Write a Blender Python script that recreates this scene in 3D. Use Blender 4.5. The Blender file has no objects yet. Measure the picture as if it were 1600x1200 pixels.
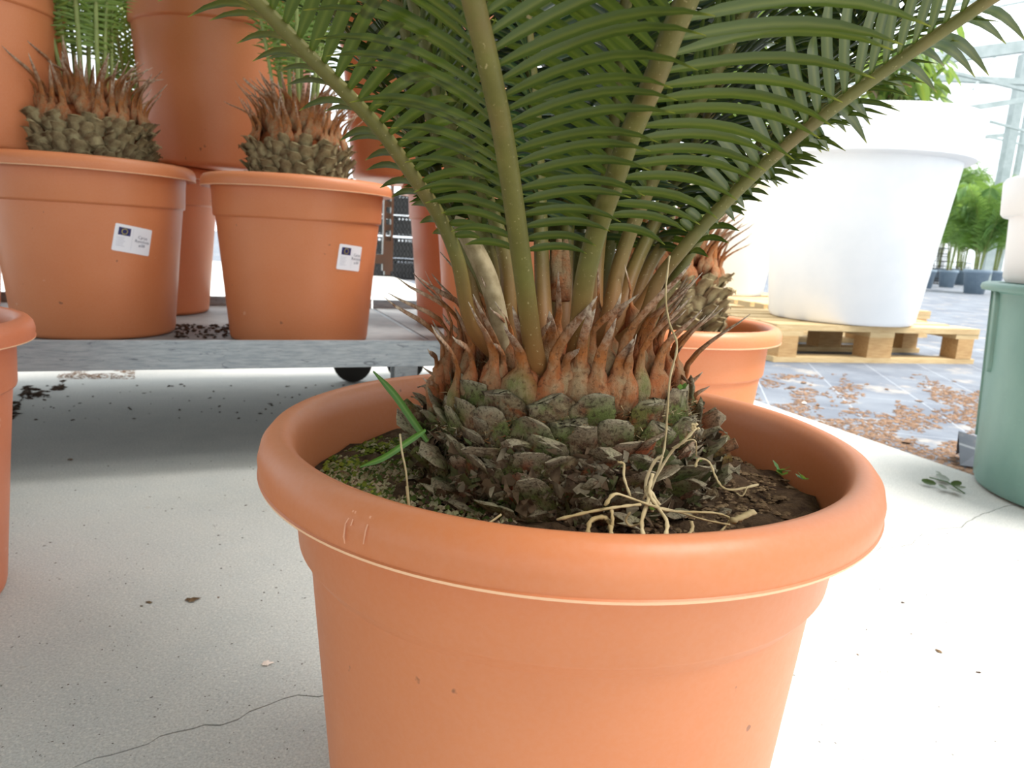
import bpy, math, random
from math import sin, cos, pi, sqrt, atan2, hypot
from mathutils import Vector, Matrix, noise
C = bpy.context.scene.collection
RND = random.Random(7)

# ------------------------------------------------------------------ camera
H = 0.465                                   # camera height above the slab
F, PITCH, ROLL = 1100.0, 0.1995, 0.0556
fw = Vector((0, cos(PITCH), -sin(PITCH))); up0 = Vector((0, sin(PITCH), cos(PITCH))); rt0 = Vector((1, 0, 0))
rt = rt0 * cos(ROLL) + up0 * sin(ROLL); up = -rt0 * sin(ROLL) + up0 * cos(ROLL)
cd = bpy.data.cameras.new('camera'); cam = bpy.data.objects.new('camera', cd); C.objects.link(cam)
cam.matrix_world = Matrix(((rt.x, up.x, -fw.x, 0), (rt.y, up.y, -fw.y, 0), (rt.z, up.z, -fw.z, H), (0, 0, 0, 1)))
cd.sensor_width = 36; cd.lens = 36 * F / 1600; cd.clip_start = .01; cd.clip_end = 200
cd.dof.use_dof = True; cd.dof.focus_distance = .42; cd.dof.aperture_fstop = 18
bpy.context.scene.camera = cam

# ------------------------------------------------------------------ world, sun, exposure
w = bpy.data.worlds.new('sky'); bpy.context.scene.world = w; w.use_nodes = True
bg = w.node_tree.nodes['Background']; bg.inputs[0].default_value = (.90, .96, 1.0, 1); bg.inputs[1].default_value = 1.7
sd = bpy.data.lights.new('sun', 'SUN'); sd.energy = 7.5; sd.angle = math.radians(36); sd.color = (1, .97, .93)
sun = bpy.data.objects.new('sun', sd); C.objects.link(sun)
sun.rotation_euler = Vector((-.52, .12, -1.2)).to_track_quat('-Z', 'Y').to_euler()
vs = bpy.context.scene.view_settings
vs.view_transform = 'Standard'; vs.look = 'None'; vs.gamma = 1; vs.use_curve_mapping = False; vs.exposure = 0.2

# ------------------------------------------------------------------ pixel <-> world helpers
def ray(x, y):
    d = rt * ((x - 800) / F) + up * ((600 - y) / F) + fw
    return d / d.y
def at(x, y, Y):
    d = ray(x, y); return Vector((d.x * Y, Y, d.z * Y + H))
def on(x, y, z=0.0):
    d = ray(x, y); k = (z - H) / d.z; return Vector((d.x * k, k, z))
def proj(P):
    q = Vector(P) - Vector((0, 0, H)); c = q.dot(fw)
    return 800 + F * q.dot(rt) / c, 600 - F * q.dot(up) / c, c

# ------------------------------------------------------------------ materials
def srgb(r, g, b):
    f = lambda c: ((c / 255 + .055) / 1.055) ** 2.4 if c > 10 else c / 255 / 12.92
    return (f(r), f(g), f(b), 1)
class NT:
    def __init__(s, name, rough=.6, spec=.5):
        s.m = bpy.data.materials.new(name); s.m.use_nodes = True; s.t = s.m.node_tree
        s.b = s.t.nodes['Principled BSDF']; s.b.inputs['Roughness'].default_value = rough
        s.b.inputs['Specular IOR Level'].default_value = spec; s.co = None
    def n(s, k, **kw):
        x = s.t.nodes.new(k)
        for a, v in kw.items(): setattr(x, a, v)
        return x
    def l(s, a, b): s.t.links.new(a, b)
    def coord(s, world=False):
        if s.co is None:
            if world: g = s.n('ShaderNodeNewGeometry'); s.co = g.outputs['Position']
            else: g = s.n('ShaderNodeTexCoord'); s.co = g.outputs['Object']
        return s.co
    def noise(s, scale, detail=4, rough=.55, stretch=None, dist=0):
        x = s.n('ShaderNodeTexNoise'); x.inputs['Scale'].default_value = scale
        x.inputs['Detail'].default_value = detail; x.inputs['Roughness'].default_value = rough; x.inputs['Distortion'].default_value = dist
        c = s.coord()
        if stretch:
            mp = s.n('ShaderNodeMapping'); mp.inputs['Scale'].default_value = stretch; s.l(c, mp.inputs[0]); c = mp.outputs[0]
        s.l(c, x.inputs['Vector']); return x.outputs['Fac']
    def attr(s, name):
        a = s.n('ShaderNodeAttribute'); a.attribute_name = name; return a.outputs['Fac']
    def ramp(s, fac, stops):
        r = s.n('ShaderNodeValToRGB'); e = r.color_ramp.elements
        while len(e) < len(stops): e.new(.5)
        for i, (p, c) in enumerate(stops):
            e[i].position = p; e[i].color = c if len(c) == 4 else (*c, 1)
        s.l(fac, r.inputs[0]); return r.outputs[0]
    def mix(s, fac, a, b, mode='MIX'):
        x = s.n('ShaderNodeMix', data_type='RGBA', blend_type=mode)
        for i, v in ((0, fac), (6, a), (7, b)):
            if isinstance(v, (int, float)): x.inputs[i].default_value = v
            elif isinstance(v, tuple): x.inputs[i].default_value = v
            else: s.l(v, x.inputs[i])
        return x.outputs[2]
    def col(s, c):
        if isinstance(c, tuple): s.b.inputs['Base Color'].default_value = c
        else: s.l(c, s.b.inputs['Base Color'])
        return s
    def bump(s, h, strength=.3, dist=.002):
        b = s.n('ShaderNodeBump'); b.inputs['Strength'].default_value = strength; b.inputs['Distance'].default_value = dist
        s.l(h, b.inputs['Height']); s.l(b.outputs[0], s.b.inputs['Normal']); return s
def thr(a, b): return [(a, (0, 0, 0)), (b, (1, 1, 1))]
K = (0, 0, 0, 1); Wt = (1, 1, 1, 1)

def m_terracotta(name, base, dark):
    t = NT(name, .42, .45); n1 = t.noise(6, 3); n2 = t.noise(300, 2); n3 = t.noise(90, 5, .7)
    c = t.mix(t.ramp(n1, thr(.3, .75)), base, dark)
    c = t.mix(t.mix(.015, K, t.ramp(n2, thr(.35, .65))), c, Wt)
    sc = t.ramp(t.noise(40, 3, .5), thr(.74, .79)); c = t.mix(t.mix(.3, K, sc), c, srgb(235, 205, 185))
    d = t.ramp(t.noise(55, 3, .5), [(.235, (1, 1, 1)), (.26, (0, 0, 0))]); c = t.mix(t.mix(.6, K, d), c, srgb(90, 60, 45))
    t.col(c).bump(n2, .02, .0004); t.l(t.ramp(n3, [(.3, (.42,) * 3), (.7, (.46,) * 3)]), t.b.inputs['Roughness']); return t.m
TC = m_terracotta('terracotta_plastic', srgb(210, 130, 84), srgb(202, 120, 74))
TCs = m_terracotta('chipped_terracotta_plastic', srgb(212, 124, 84), srgb(200, 112, 74))

def m_conc():
    t = NT('concrete', .85, .3); t.coord(True)
    big = t.noise(1.6, 5, .6); mid = t.noise(14, 6, .65); fine = t.noise(420, 3, .7); sp = t.noise(150, 2, .5); sp2 = t.noise(48, 3, .6)
    c = t.mix(t.ramp(big, thr(.35, .65)), srgb(198, 199, 196), srgb(182, 184, 180))
    c = t.mix(t.mix(.5, K, t.ramp(mid, thr(.35, .75))), c, srgb(208, 205, 197))
    c = t.mix(t.mix(.6, K, t.ramp(fine, thr(.42, .66))), c, srgb(150, 147, 140)); c = t.mix(t.mix(.5, K, t.ramp(t.noise(260, 3, .7), thr(.52, .66))), c, srgb(222, 218, 208))
    c = t.mix(t.mix(.55, K, t.ramp(sp, thr(.72, .76))), c, srgb(90, 84, 76))
    c = t.mix(t.mix(.45, K, t.ramp(sp2, thr(.68, .76))), c, srgb(170, 150, 125))
    h = t.mix(.5, fine, mid); t.col(c).bump(h, .35, .002); return t.m
CONC = m_conc()
def m_fabric():
    t = NT('ground_fabric', .75, .3); co = t.coord(True)
    mp = t.n('ShaderNodeMapping'); mp.inputs['Rotation'].default_value = (0, 0, math.radians(14)); t.l(co, mp.inputs[0])
    sx = t.n('ShaderNodeSeparateXYZ'); t.l(mp.outputs[0], sx.inputs[0])
    lines = []
    for ax in (0, 1):
        m1 = t.n('ShaderNodeMath', operation='FRACT'); m0 = t.n('ShaderNodeMath', operation='MULTIPLY'); m0.inputs[1].default_value = 3.6
        t.l(sx.outputs[ax], m0.inputs[0]); t.l(m0.outputs[0], m1.inputs[0])
        m2 = t.n('ShaderNodeMath', operation='LESS_THAN'); m2.inputs[1].default_value = .014; t.l(m1.outputs[0], m2.inputs[0]); lines.append(m2.outputs[0])
    mx = t.n('ShaderNodeMath', operation='MAXIMUM'); t.l(lines[0], mx.inputs[0]); t.l(lines[1], mx.inputs[1])
    c = t.mix(t.ramp(t.noise(3, 5, .6), thr(.4, .62)), srgb(92, 98, 108), srgb(112, 118, 126))
    c = t.mix(t.mix(.35, K, mx.outputs[0]), c, srgb(200, 205, 208))
    c = t.mix(t.ramp(t.noise(4.5, 6, .65), thr(.56, .68)), c, srgb(150, 144, 136))
    t.col(c).bump(t.noise(600, 2), .2, .001); return t.m
FAB = m_fabric()
def m_galv():
    t = NT('galvanised_steel', .42, .5); t.b.inputs['Metallic'].default_value = .2
    c = t.mix(t.ramp(t.noise(30, 5, .65, (1, 8, 8)), thr(.35, .7)), srgb(176, 184, 188), srgb(140, 150, 158))
    c = t.mix(t.mix(.6, K, t.ramp(t.noise(22, 6, .7, (1, 3, 3), 1.5), thr(.6, .66))), c, srgb(70, 78, 86))
    t.col(c).bump(t.noise(60, 4), .15, .002); return t.m
GALV = m_galv()
def m_deck():
    t = NT('shelf_deck', .6, .4); c = t.mix(t.ramp(t.noise(9, 5, .6), thr(.35, .7)), srgb(150, 152, 152), srgb(118, 120, 120)); t.col(c); return t.m
DECK = m_deck()
def m_wood(name, a, b):
    t = NT(name, .8, .2); c = t.mix(t.ramp(t.noise(14, 6, .6, (1, 10, 10)), thr(.3, .7)), a, b)
    c = t.mix(t.mix(.35, K, t.ramp(t.noise(3, 3), thr(.55, .7))), c, srgb(170, 135, 95)); t.col(c).bump(t.noise(60, 4, .6, (1, 12, 12)), .3, .002); return t.m
WOOD = m_wood('pallet_wood', srgb(216, 192, 148), srgb(190, 160, 115)); WOODD = m_wood('block_wood', srgb(205, 170, 120), srgb(172, 132, 88))
def m_plain(name, c, rough=.5, spec=.5, n=None, c2=None):
    t = NT(name, rough, spec)
    if c2: t.col(t.mix(t.ramp(t.noise(n or 20, 4), thr(.35, .65)), c, c2))
    else: t.col(c)
    return t.m
TCE = m_plain('lip_seam_highlight', srgb(238, 190, 150), .5)  # pale lip seam, with the edge highlight painted into its colour
WHITE = m_plain('white_plastic', srgb(247, 247, 246), .45, .5, 8, srgb(242, 243, 243))
def m_green():
    t = NT('green_plastic', .4, .5)
    c = t.mix(t.ramp(t.noise(5, 5, .6, (1, 1, .6)), thr(.3, .7)), srgb(122, 160, 150), srgb(98, 138, 130))
    c = t.mix(t.mix(.5, K, t.ramp(t.noise(60, 5, .7, (.3, 1, 6), 1), thr(.64, .7))), c, srgb(150, 190, 182)); t.col(c); return t.m
GREEN = m_green(); BLUEG = m_plain('blue_grey_plastic', srgb(126, 144, 158), .5, .5, 10, srgb(114, 132, 148))
BLACK = m_plain('black_plastic', srgb(34, 34, 36), .5, .4, 15, srgb(46, 46, 46)); RUB = m_plain('rubber', srgb(48, 44, 40), .7, .3)
def m_leaf(name, top, under, mid, rough=.38, trans=.25):
    t = NT(name, rough, .45); g = t.n('ShaderNodeNewGeometry')
    top2 = tuple(x * .7 for x in top[:3]) + (1,)
    c = t.mix(t.noise(8, 3), top2, top); c = t.mix(g.outputs['Backfacing'], c, under)
    c = t.mix(t.ramp(t.attr('mid'), [(0, (0, 0, 0)), (.55, (0, 0, 0)), (1, (.8, .8, .8))]), c, mid)
    c = t.mix(t.ramp(t.attr('tip'), [(0, (0, 0, 0)), (.93, (0, 0, 0)), (1, (.7, .7, .7))]), c, srgb(170, 170, 64))
    t.col(c); tr = t.n('ShaderNodeBsdfTranslucent'); t.l(t.mix(.5, c, srgb(150, 175, 50)), tr.inputs[0])
    ms = t.n('ShaderNodeMixShader'); ms.inputs[0].default_value = trans
    t.l(t.b.outputs[0], ms.inputs[1]); t.l(tr.outputs[0], ms.inputs[2]); t.l(ms.outputs[0], t.t.nodes['Material Output'].inputs[0]); return t.m
LEAF = m_leaf('cycad_leaflet', srgb(36, 60, 34), srgb(58, 74, 30), srgb(92, 100, 44), .3, .15)
LEAF2 = m_leaf('pale_cycad_leaflet', srgb(76, 118, 52), srgb(112, 142, 64), srgb(150, 165, 90), .5)
PALM = m_leaf('palm_leaflet', srgb(84, 130, 62), srgb(112, 150, 80), srgb(140, 170, 90), .5, .35)
BROAD = m_leaf('shrub_leaf', srgb(64, 100, 44), srgb(120, 150, 90), srgb(150, 170, 80), .4, .35); BROWNL = m_leaf('dead_leaf', srgb(126, 92, 74), srgb(150, 116, 96), srgb(160, 120, 90), .6, .2)
def m_rachis(name, green, brown):
    t = NT(name, .55, .35); s = t.attr('s')
    c = t.mix(t.ramp(t.noise(35, 5, .6), thr(.3, .7)), green, tuple(x * .68 for x in green[:3]) + (1,))
    c = t.mix(t.mix(.45, K, t.ramp(t.noise(18, 4, .6), thr(.5, .68))), c, srgb(132, 104, 66))
    c = t.mix(t.ramp(s, [(0, (1, 1, 1)), (.03, (1, 1, 1)), (.09, (0, 0, 0))]), c, brown)
    c = t.mix(t.mix(.5, K, t.ramp(t.noise(500, 2), thr(.66, .74))), c, srgb(190, 175, 130)); t.col(c).bump(t.noise(400, 3), .25, .0006); return t.m
RACH = m_rachis('frond_stalk', srgb(108, 104, 50), srgb(134, 92, 50)); RACH2 = m_rachis('pale_frond_stalk', srgb(150, 164, 96), srgb(176, 134, 80))
def m_husk_up():
    t = NT('cataphyll', .85, .15); s = t.attr('s'); r = t.attr('r')
    fz = t.noise(260, 5, .7, (1, 1, .5)); md = t.noise(60, 4, .6)
    mid = t.mix(t.ramp(md, thr(.35, .65)), srgb(172, 106, 56), srgb(134, 90, 56))
    pad = t.mix(t.ramp(md, thr(.4, .6)), srgb(158, 98, 60), srgb(146, 122, 90))
    padg = t.mix(t.ramp(md, thr(.38, .62)), srgb(112, 112, 66), srgb(150, 130, 98))
    pad = t.mix(t.ramp(r, thr(.72, .78)), pad, padg)
    tip = t.mix(t.ramp(fz, thr(.35, .6)), srgb(120, 88, 68), srgb(206, 192, 172))
    c = t.mix(t.ramp(s, thr(.3, .5)), pad, mid); c = t.mix(t.ramp(s, thr(.6, .97)), c, tip)
    c = t.mix(t.mix(.3, K, t.ramp(fz, thr(.46, .68))), c, srgb(186, 164, 130)); c = t.mix(t.ramp(t.attr('g'), thr(.0, 1.0)), c, srgb(160, 70, 30))
    c = t.mix(t.mix(.55, K, t.ramp(t.noise(420, 3, .6), thr(.56, .66))), c, srgb(86, 58, 40)); t.col(c).bump(t.mix(.5, fz, t.noise(90, 6, .75)), 1, .004); return t.m
HUSK = m_husk_up()
def m_husk_low():
    t = NT('old_leaf_base', .95, .1); r = t.attr('r'); a = t.noise(110, 6, .75); b = t.noise(45, 5, .65); f = t.noise(380, 5, .75)
    c = t.mix(t.ramp(a, thr(.4, .6)), srgb(98, 70, 50), srgb(150, 134, 102))
    c = t.mix(t.mix(.75, K, t.ramp(t.noise(30, 4, .6, None, 1), thr(.56, .64))), c, srgb(146, 78, 44))
    c = t.mix(t.mix(.85, K, t.ramp(b, thr(.47, .58))), c, srgb(106, 118, 62)); c = t.mix(t.ramp(r, thr(.72, .95)), c, srgb(150, 82, 52))
    c = t.mix(t.mix(.8, K, t.ramp(t.attr('s'), thr(.6, .9))), c, srgb(176, 164, 138))
    c = t.mix(t.mix(.8, K, t.ramp(f, thr(.5, .62))), c, srgb(64, 48, 38)); t.col(c).bump(t.mix(.5, a, f), 1.0, .004); return t.m
HLOW = m_husk_low()
def m_wool():
    t = NT('caudex_wool', .95, .1); a = t.noise(70, 5, .7); z = t.attr('s')
    c = t.mix(t.ramp(a, thr(.35, .65)), srgb(168, 98, 58), srgb(132, 62, 34)); d = t.mix(t.ramp(a, thr(.35, .6)), srgb(62, 44, 34), srgb(92, 70, 48))
    t.col(t.mix(t.ramp(z, thr(.45, .6)), d, c)).bump(t.noise(300, 5, .7), .8, .003); return t.m
WOOL = m_wool()
def m_soil():
    t = NT('soil', .97, .1); a = t.noise(70, 6, .75); t.col(t.mix(t.ramp(a, thr(.35, .7)), srgb(62, 46, 35), srgb(118, 94, 70))).bump(t.noise(160, 6, .75), 1, .006); return t.m
SOIL = m_soil()
CRUMB = m_plain('soil_crumbs', srgb(84, 64, 46), .97, .1, 60, srgb(128, 106, 80)); DARKC = m_plain('dark_soil_crumbs', srgb(58, 46, 40), .97, .1, 30, srgb(84, 66, 52))
MOSS = m_plain('moss', srgb(150, 156, 62), .95, .1, 70, srgb(84, 98, 36)); CHIPM = m_plain('beige_moss', srgb(186, 166, 140), .95, .1, 90, srgb(140, 126, 96)); MOSS3 = m_plain('dark_moss', srgb(92, 108, 50), .95, .1, 70, srgb(62, 76, 36)); MOSS2 = m_plain('pale_moss', srgb(170, 160, 128), .95, .1, 90, srgb(122, 124, 84))
BARK = m_plain('bark_chips', srgb(144, 118, 98), .9, .1, 60, srgb(96, 74, 58)); STRAW = m_plain('dry_straw', srgb(206, 186, 146), .7, .2, 30, srgb(160, 138, 96))
FLAKE = m_plain('husk_flakes', srgb(120, 100, 78), .95, .1, 90, srgb(70, 54, 42))
FLAKE2 = m_plain('pale_husk_flakes', srgb(158, 146, 122), .95, .1, 90, srgb(110, 96, 76)); FLAKE3 = m_plain('green_husk_flakes', srgb(98, 104, 66), .95, .1, 90, srgb(80, 66, 50))
FUZZ = m_plain('brown_wool', srgb(150, 98, 60), .95, .1, 90, srgb(112, 72, 46))
HLOW2 = m_plain('lit_leaf_base', srgb(170, 156, 118), .95, .1, 45, srgb(92, 70, 50))  # lighter leaf-base copy: brighter light on the rear cycads put into the colour
GRASS = m_leaf('grass_blade', srgb(58, 104, 36), srgb(70, 120, 44), srgb(120, 160, 80), .4, .25); SHEATH = m_plain('dry_sheath', srgb(168, 152, 120), .85, .1, 120, srgb(132, 116, 86))
PAPER = m_plain('sticker_paper', srgb(240, 240, 246), .4, .5); NAVY = m_plain('sticker_navy', srgb(30, 30, 90), .5); STAR = m_plain('sticker_yellow', srgb(225, 210, 90), .5)
INK = m_plain('sticker_ink', srgb(90, 94, 112), .6); INKL = m_plain('sticker_pale_ink', srgb(190, 192, 206), .6); CHIP = m_plain('pale_chip', srgb(232, 214, 200), .6)
STEEL = m_plain('greenhouse_metal', srgb(176, 186, 184), .5, .4, 6, srgb(156, 168, 166)); SCUFF = m_plain('scuff', srgb(226, 160, 124), .6)

# ------------------------------------------------------------------ mesh builder
class MB:
    def __init__(s): s.v = []; s.f = []; s.mi = []; s.a = {}
    def add(self_, vs, fs, mi=0, **attrs):
        o = len(self_.v); self_.v += [tuple(v) for v in vs]; self_.f += [tuple(i + o for i in f) for f in fs]; self_.mi += [mi] * len(fs)
        for k in attrs:
            if k not in self_.a: self_.a[k] = [0.0] * o
        for k in self_.a: self_.a[k] += list(attrs[k]) if k in attrs else [0.0] * len(vs)
    def box(s, c, size, rz=0, mi=0, M=None):
        x, y, z = (q / 2 for q in size); R = M or Matrix.Rotation(rz, 3, 'Z'); c = Vector(c)
        vs = [c + R @ Vector((a * x, b * y, d * z)) for d in (-1, 1) for b in (-1, 1) for a in (-1, 1)]
        s.add(vs, [(0, 2, 3, 1), (4, 5, 7, 6), (0, 1, 5, 4), (2, 6, 7, 3), (0, 4, 6, 2), (1, 3, 7, 5)], mi)
    def bar(s, a, b, wd, th, mi=0):
        a = Vector(a); b = Vector(b); d = b - a; q = d.to_track_quat('X', 'Z').to_matrix(); s.box((a + b) / 2, (d.length, wd, th), M=q, mi=mi)
    def tube(s, pts, rad, n=8, mi=0, flat=1.0, side=None, caps=True, s0=0, **extra):
        pts = [Vector(p) for p in pts]; m = len(pts); vs = []; sa = []; acc = s0
        if not hasattr(rad, '__len__'): rad = [rad] * m
        pu = None
        for i, p in enumerate(pts):
            T = (pts[min(i + 1, m - 1)] - pts[max(i - 1, 0)]).normalized()
            if side is not None: U = side - T * side.dot(T)
            elif pu is not None: U = pu - T * pu.dot(T)
            else: U = T.cross(Vector((.3, .2, 1)) if abs(T.z) < .9 else Vector((1, .1, 0)))
            U.normalize(); pu = U; V = T.cross(U)
            if i: acc += (p - pts[i - 1]).length
            for k in range(n):
                a = 2 * pi * k / n; vs.append(p + U * (cos(a) * rad[i]) + V * (sin(a) * rad[i] * flat)); sa.append(acc)
        fs = [(i * n + k, i * n + (k + 1) % n, (i + 1) * n + (k + 1) % n, (i + 1) * n + k) for i in range(m - 1) for k in range(n)]
        if caps: fs += [tuple(range(n - 1, -1, -1)), tuple((m - 1) * n + k for k in range(n))]
        s.add(vs, fs, mi, s=sa)
    def lathe(s, prof, n=96, mi=0, c=(0, 0, 0), close=True):
        vs = [(c[0] + r * cos(2 * pi * k / n), c[1] + r * sin(2 * pi * k / n), c[2] + z) for r, z in prof for k in range(n)]
        fs = [(i * n + k, i * n + (k + 1) % n, (i + 1) * n + (k + 1) % n, (i + 1) * n + k) for i in range(len(prof) - 1) for k in range(n)]
        if close: fs += [tuple(range(n - 1, -1, -1)), tuple((len(prof) - 1) * n + k for k in range(n))]
        s.add(vs, fs, mi)
    def blob(s, c, r, mi=0, sq=(1, 1, 1), rnd=RND, jag=.3):
        vs = [(0, 0, 1), (1, 0, 0), (0, 1, 0), (-1, 0, 0), (0, -1, 0), (0, 0, -1)]
        vs = [Vector((c[0] + v[0] * r * sq[0] * rnd.uniform(1 - jag, 1 + jag), c[1] + v[1] * r * sq[1] * rnd.uniform(1 - jag, 1 + jag), c[2] + v[2] * r * sq[2] * rnd.uniform(1 - jag, 1))) for v in vs]
        a = rnd.uniform(0, 6.3); cc = Vector(c); R = Matrix.Rotation(a, 3, 'Z'); vs = [cc + R @ (v - cc) for v in vs]
        s.add(vs, [(0, 1, 2), (0, 2, 3), (0, 3, 4), (0, 4, 1), (5, 2, 1), (5, 3, 2), (5, 4, 3), (5, 1, 4)], mi)
    def mesh(s, name, mats, smooth=False):
        me = bpy.data.meshes.new(name); me.from_pydata(s.v, [], s.f)
        for m in (mats if isinstance(mats, (list, tuple)) else [mats]): me.materials.append(m)
        me.polygons.foreach_set('material_index', s.mi)
        if smooth: me.polygons.foreach_set('use_smooth', [True] * len(s.f))
        for k, d in s.a.items():
            at_ = me.attributes.new(k, 'FLOAT', 'POINT'); at_.data.foreach_set('value', d)
        me.update(); return me
def link(name, me, parent=None, loc=None, M=None):
    o = bpy.data.objects.new(name, me); C.objects.link(o); o.parent = parent
    if loc is not None: o.location = loc
    if M is not None: o.matrix_local = M
    return o
def build(mb, name, mats, parent=None, smooth=False, loc=None): return link(name, mb.mesh(name, mats, smooth), parent, loc)
def tag(o, label=None, cat=None, group=None, kind=None):
    if label: o['label'] = label
    if cat: o['category'] = cat
    if group: o['group'] = group
    if kind: o['kind'] = kind
    return o
def empty(name, loc, rz=0):
    o = bpy.data.objects.new(name, None); C.objects.link(o); o.location = loc; o.rotation_euler = (0, 0, rz); o.empty_display_size = .05; return o
def smooth_pts(pts, sub=6):
    P = [Vector(p) for p in pts]; P = [2 * P[0] - P[1]] + P + [2 * P[-1] - P[-2]]; out = []
    for i in range(1, len(P) - 2):
        for k in range(sub):
            t = k / sub; a, b, c, d = P[i - 1:i + 3]
            out.append(.5 * ((2 * b) + (c - a) * t + (2 * a - 5 * b + 4 * c - d) * t * t + (3 * b - a - 3 * c + d) * t ** 3))
    out.append(P[-2]); return out

# ================================================================== SETTING
def slab_x(Y): return .792 + (2.239 - Y) * .381
crack_px = [(-380, 1330), (-120, 1260), (60, 1222), (115, 1199), (150, 1184), (200, 1172), (232, 1162), (250, 1150), (300, 1139), (320, 1132), (345, 1133), (372, 1124), (390, 1112), (420, 1101), (440, 1093), (465, 1086), (497, 1089),
    (560, 1075), (700, 1040), (860, 1000), (1000, 955), (1150, 915), (1260, 885), (1310, 872), (1357, 863), (1370, 861), (1376, 855), (1408, 854), (1424, 851), (1430, 843), (1438, 837), (1450, 830), (1470, 826), (1502, 824), (1510, 816), (1533, 804), (1575, 790)]
crack = [on(x, y) for x, y in crack_px]
ex = crack[-1]; xe = slab_x(ex.y); crack.append(Vector((xe, ex.y + .02, 0)))
crack.insert(0, Vector((-4, crack[0].y - 1.0, 0)))
# jitter
cr2 = [crack[0]]
for a, b in zip(crack, crack[1:]):
    n = max(1, int((b - a).length / .012)) if a.x > -1.3 else 1
    for k in range(1, n + 1):
        p = a.lerp(b, k / n)
        if k < n: p = p + Vector((RND.uniform(-1, 1), RND.uniform(-1, 1), 0)) * .0018
        cr2.append(p)
def gapw(p): return .0011 if p.x < .3 else .0013
mb = MB()
Yn, Yf = -5.0, 9.3
upper = [p + Vector((0, gapw(p) * RND.uniform(.5, 1.5), 0)) for p in cr2]; lower = [p - Vector((0, gapw(p) * RND.uniform(.5, 1.5), 0)) for p in cr2]
def slabpoly(poly):
    n = len(poly); th = .03
    vs = [(p[0], p[1], 0) for p in poly] + [(p[0], p[1], -th) for p in poly]
    mb.add(vs, [tuple(range(n))] + [(i, i + n, (i + 1) % n + n, (i + 1) % n) for i in range(n)])
slabpoly([(p.x, p.y) for p in upper] + [(slab_x(Yf), Yf), (-9, Yf), (-9, upper[0].y)])
slabpoly([(-9, lower[0].y), (-9, Yn), (slab_x(Yn), Yn)] + [(p.x, p.y) for p in reversed(lower)])
tag(build(mb, 'floor', CONC), 'pale concrete slab with a long crack', kind='structure')
mb = MB(); mb.add([(-40, -20, -.024), (50, -20, -.024), (50, 60, -.024), (-40, 60, -.024)], [(0, 1, 2, 3)])
tag(build(mb, 'ground', FAB), 'grey woven ground fabric with pale grid lines beyond the slab', kind='structure')

# unseen opaque roof panel, added to shade the left-hand concrete and main pot
mb = MB(); mb.box((-3.6, -1.85, 2.2), (8.9, 6.6, .03)); tag(build(mb, 'added_shade_roof', STEEL), 'unseen pale roof panel added to shade the left-hand concrete', kind='structure')

# ================================================================== POTS
def pot_profile(step=.052, s=1.0, h=.345):
    lip = h - .0265; bt = .1655 if step < .05 else .1715; ml = step < .05
    p = [(.001, 0), (.140, 0), (.147, .004), (.1485, .010), ((.160 if ml else .1625), .165), (bt, lip - step - .014 if ml else lip - step - .003), (.168 if ml else bt, lip - step - (.008 if ml else .0024)), (.1735 if ml else .1758, lip - step), (.1755 if ml else .1766, lip - step + .003), (.1785, lip - .012), (.1800, lip + .001),
         (.1975, lip), (.1992, lip + .0002), (.1996, lip + .0017), (.1986, lip + .0024), (.1994, lip + .011), (.1975, lip + .0185), (.1930, lip + .0240), (.1872, lip + .0263), (.1815, lip + .0245), (.1775, lip + .018), (.1755, lip + .008), (.1745, lip - .01), (.168, lip - .06), (.150, .03), (.001, .03)]
    return [(r * s, z * s) for r, z in p]
POTME = {}
def potmesh(step, s, mat):
    k = (step, s, mat.name)
    if k not in POTME:
        mb = MB(); pr = pot_profile(step, s)
        vs = []; fs = []; n = 128
        for r, z in pr[1:-1]:
            for i in range(n): vs.append((r * cos(2 * pi * i / n), r * sin(2 * pi * i / n), z))
        m = len(pr) - 2
        fs = [(i * n + q, i * n + (q + 1) % n, (i + 1) * n + (q + 1) % n, (i + 1) * n + q) for i in range(m - 1) for q in range(n)] + [tuple(range(n - 1, -1, -1)), tuple((m - 1) * n + q for q in range(n))]
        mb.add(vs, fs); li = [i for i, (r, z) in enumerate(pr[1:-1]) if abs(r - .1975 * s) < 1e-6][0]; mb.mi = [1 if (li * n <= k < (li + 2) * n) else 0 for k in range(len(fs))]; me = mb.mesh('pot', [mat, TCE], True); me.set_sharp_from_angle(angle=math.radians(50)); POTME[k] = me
    return POTME[k]
def soilmesh(R, h=.01, seed=0, n=40, m=14, amp=.005):
    mb = MB(); vs = [(0, 0, h)]; 
    for j in range(1, m + 1):
        r = R * j / m
        for i in range(n):
            a = 2 * pi * i / n; x, y = r * cos(a), r * sin(a)
            vs.append((x, y, h * (1 - (r / R) ** 2) + amp * noise.noise(Vector((x * 35 + seed, y * 35, 0))) + amp * .5 * noise.noise(Vector((x * 110 + seed, y * 110, 0)))))
    fs = [(0, 1 + i, 1 + (i + 1) % n) for i in range(n)] + [(1 + (j - 1) * n + i, 1 + j * n + i, 1 + j * n + (i + 1) % n, 1 + (j - 1) * n + (i + 1) % n) for j in range(1, m) for i in range(n)]
    mb.add(vs, fs); return mb
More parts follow.
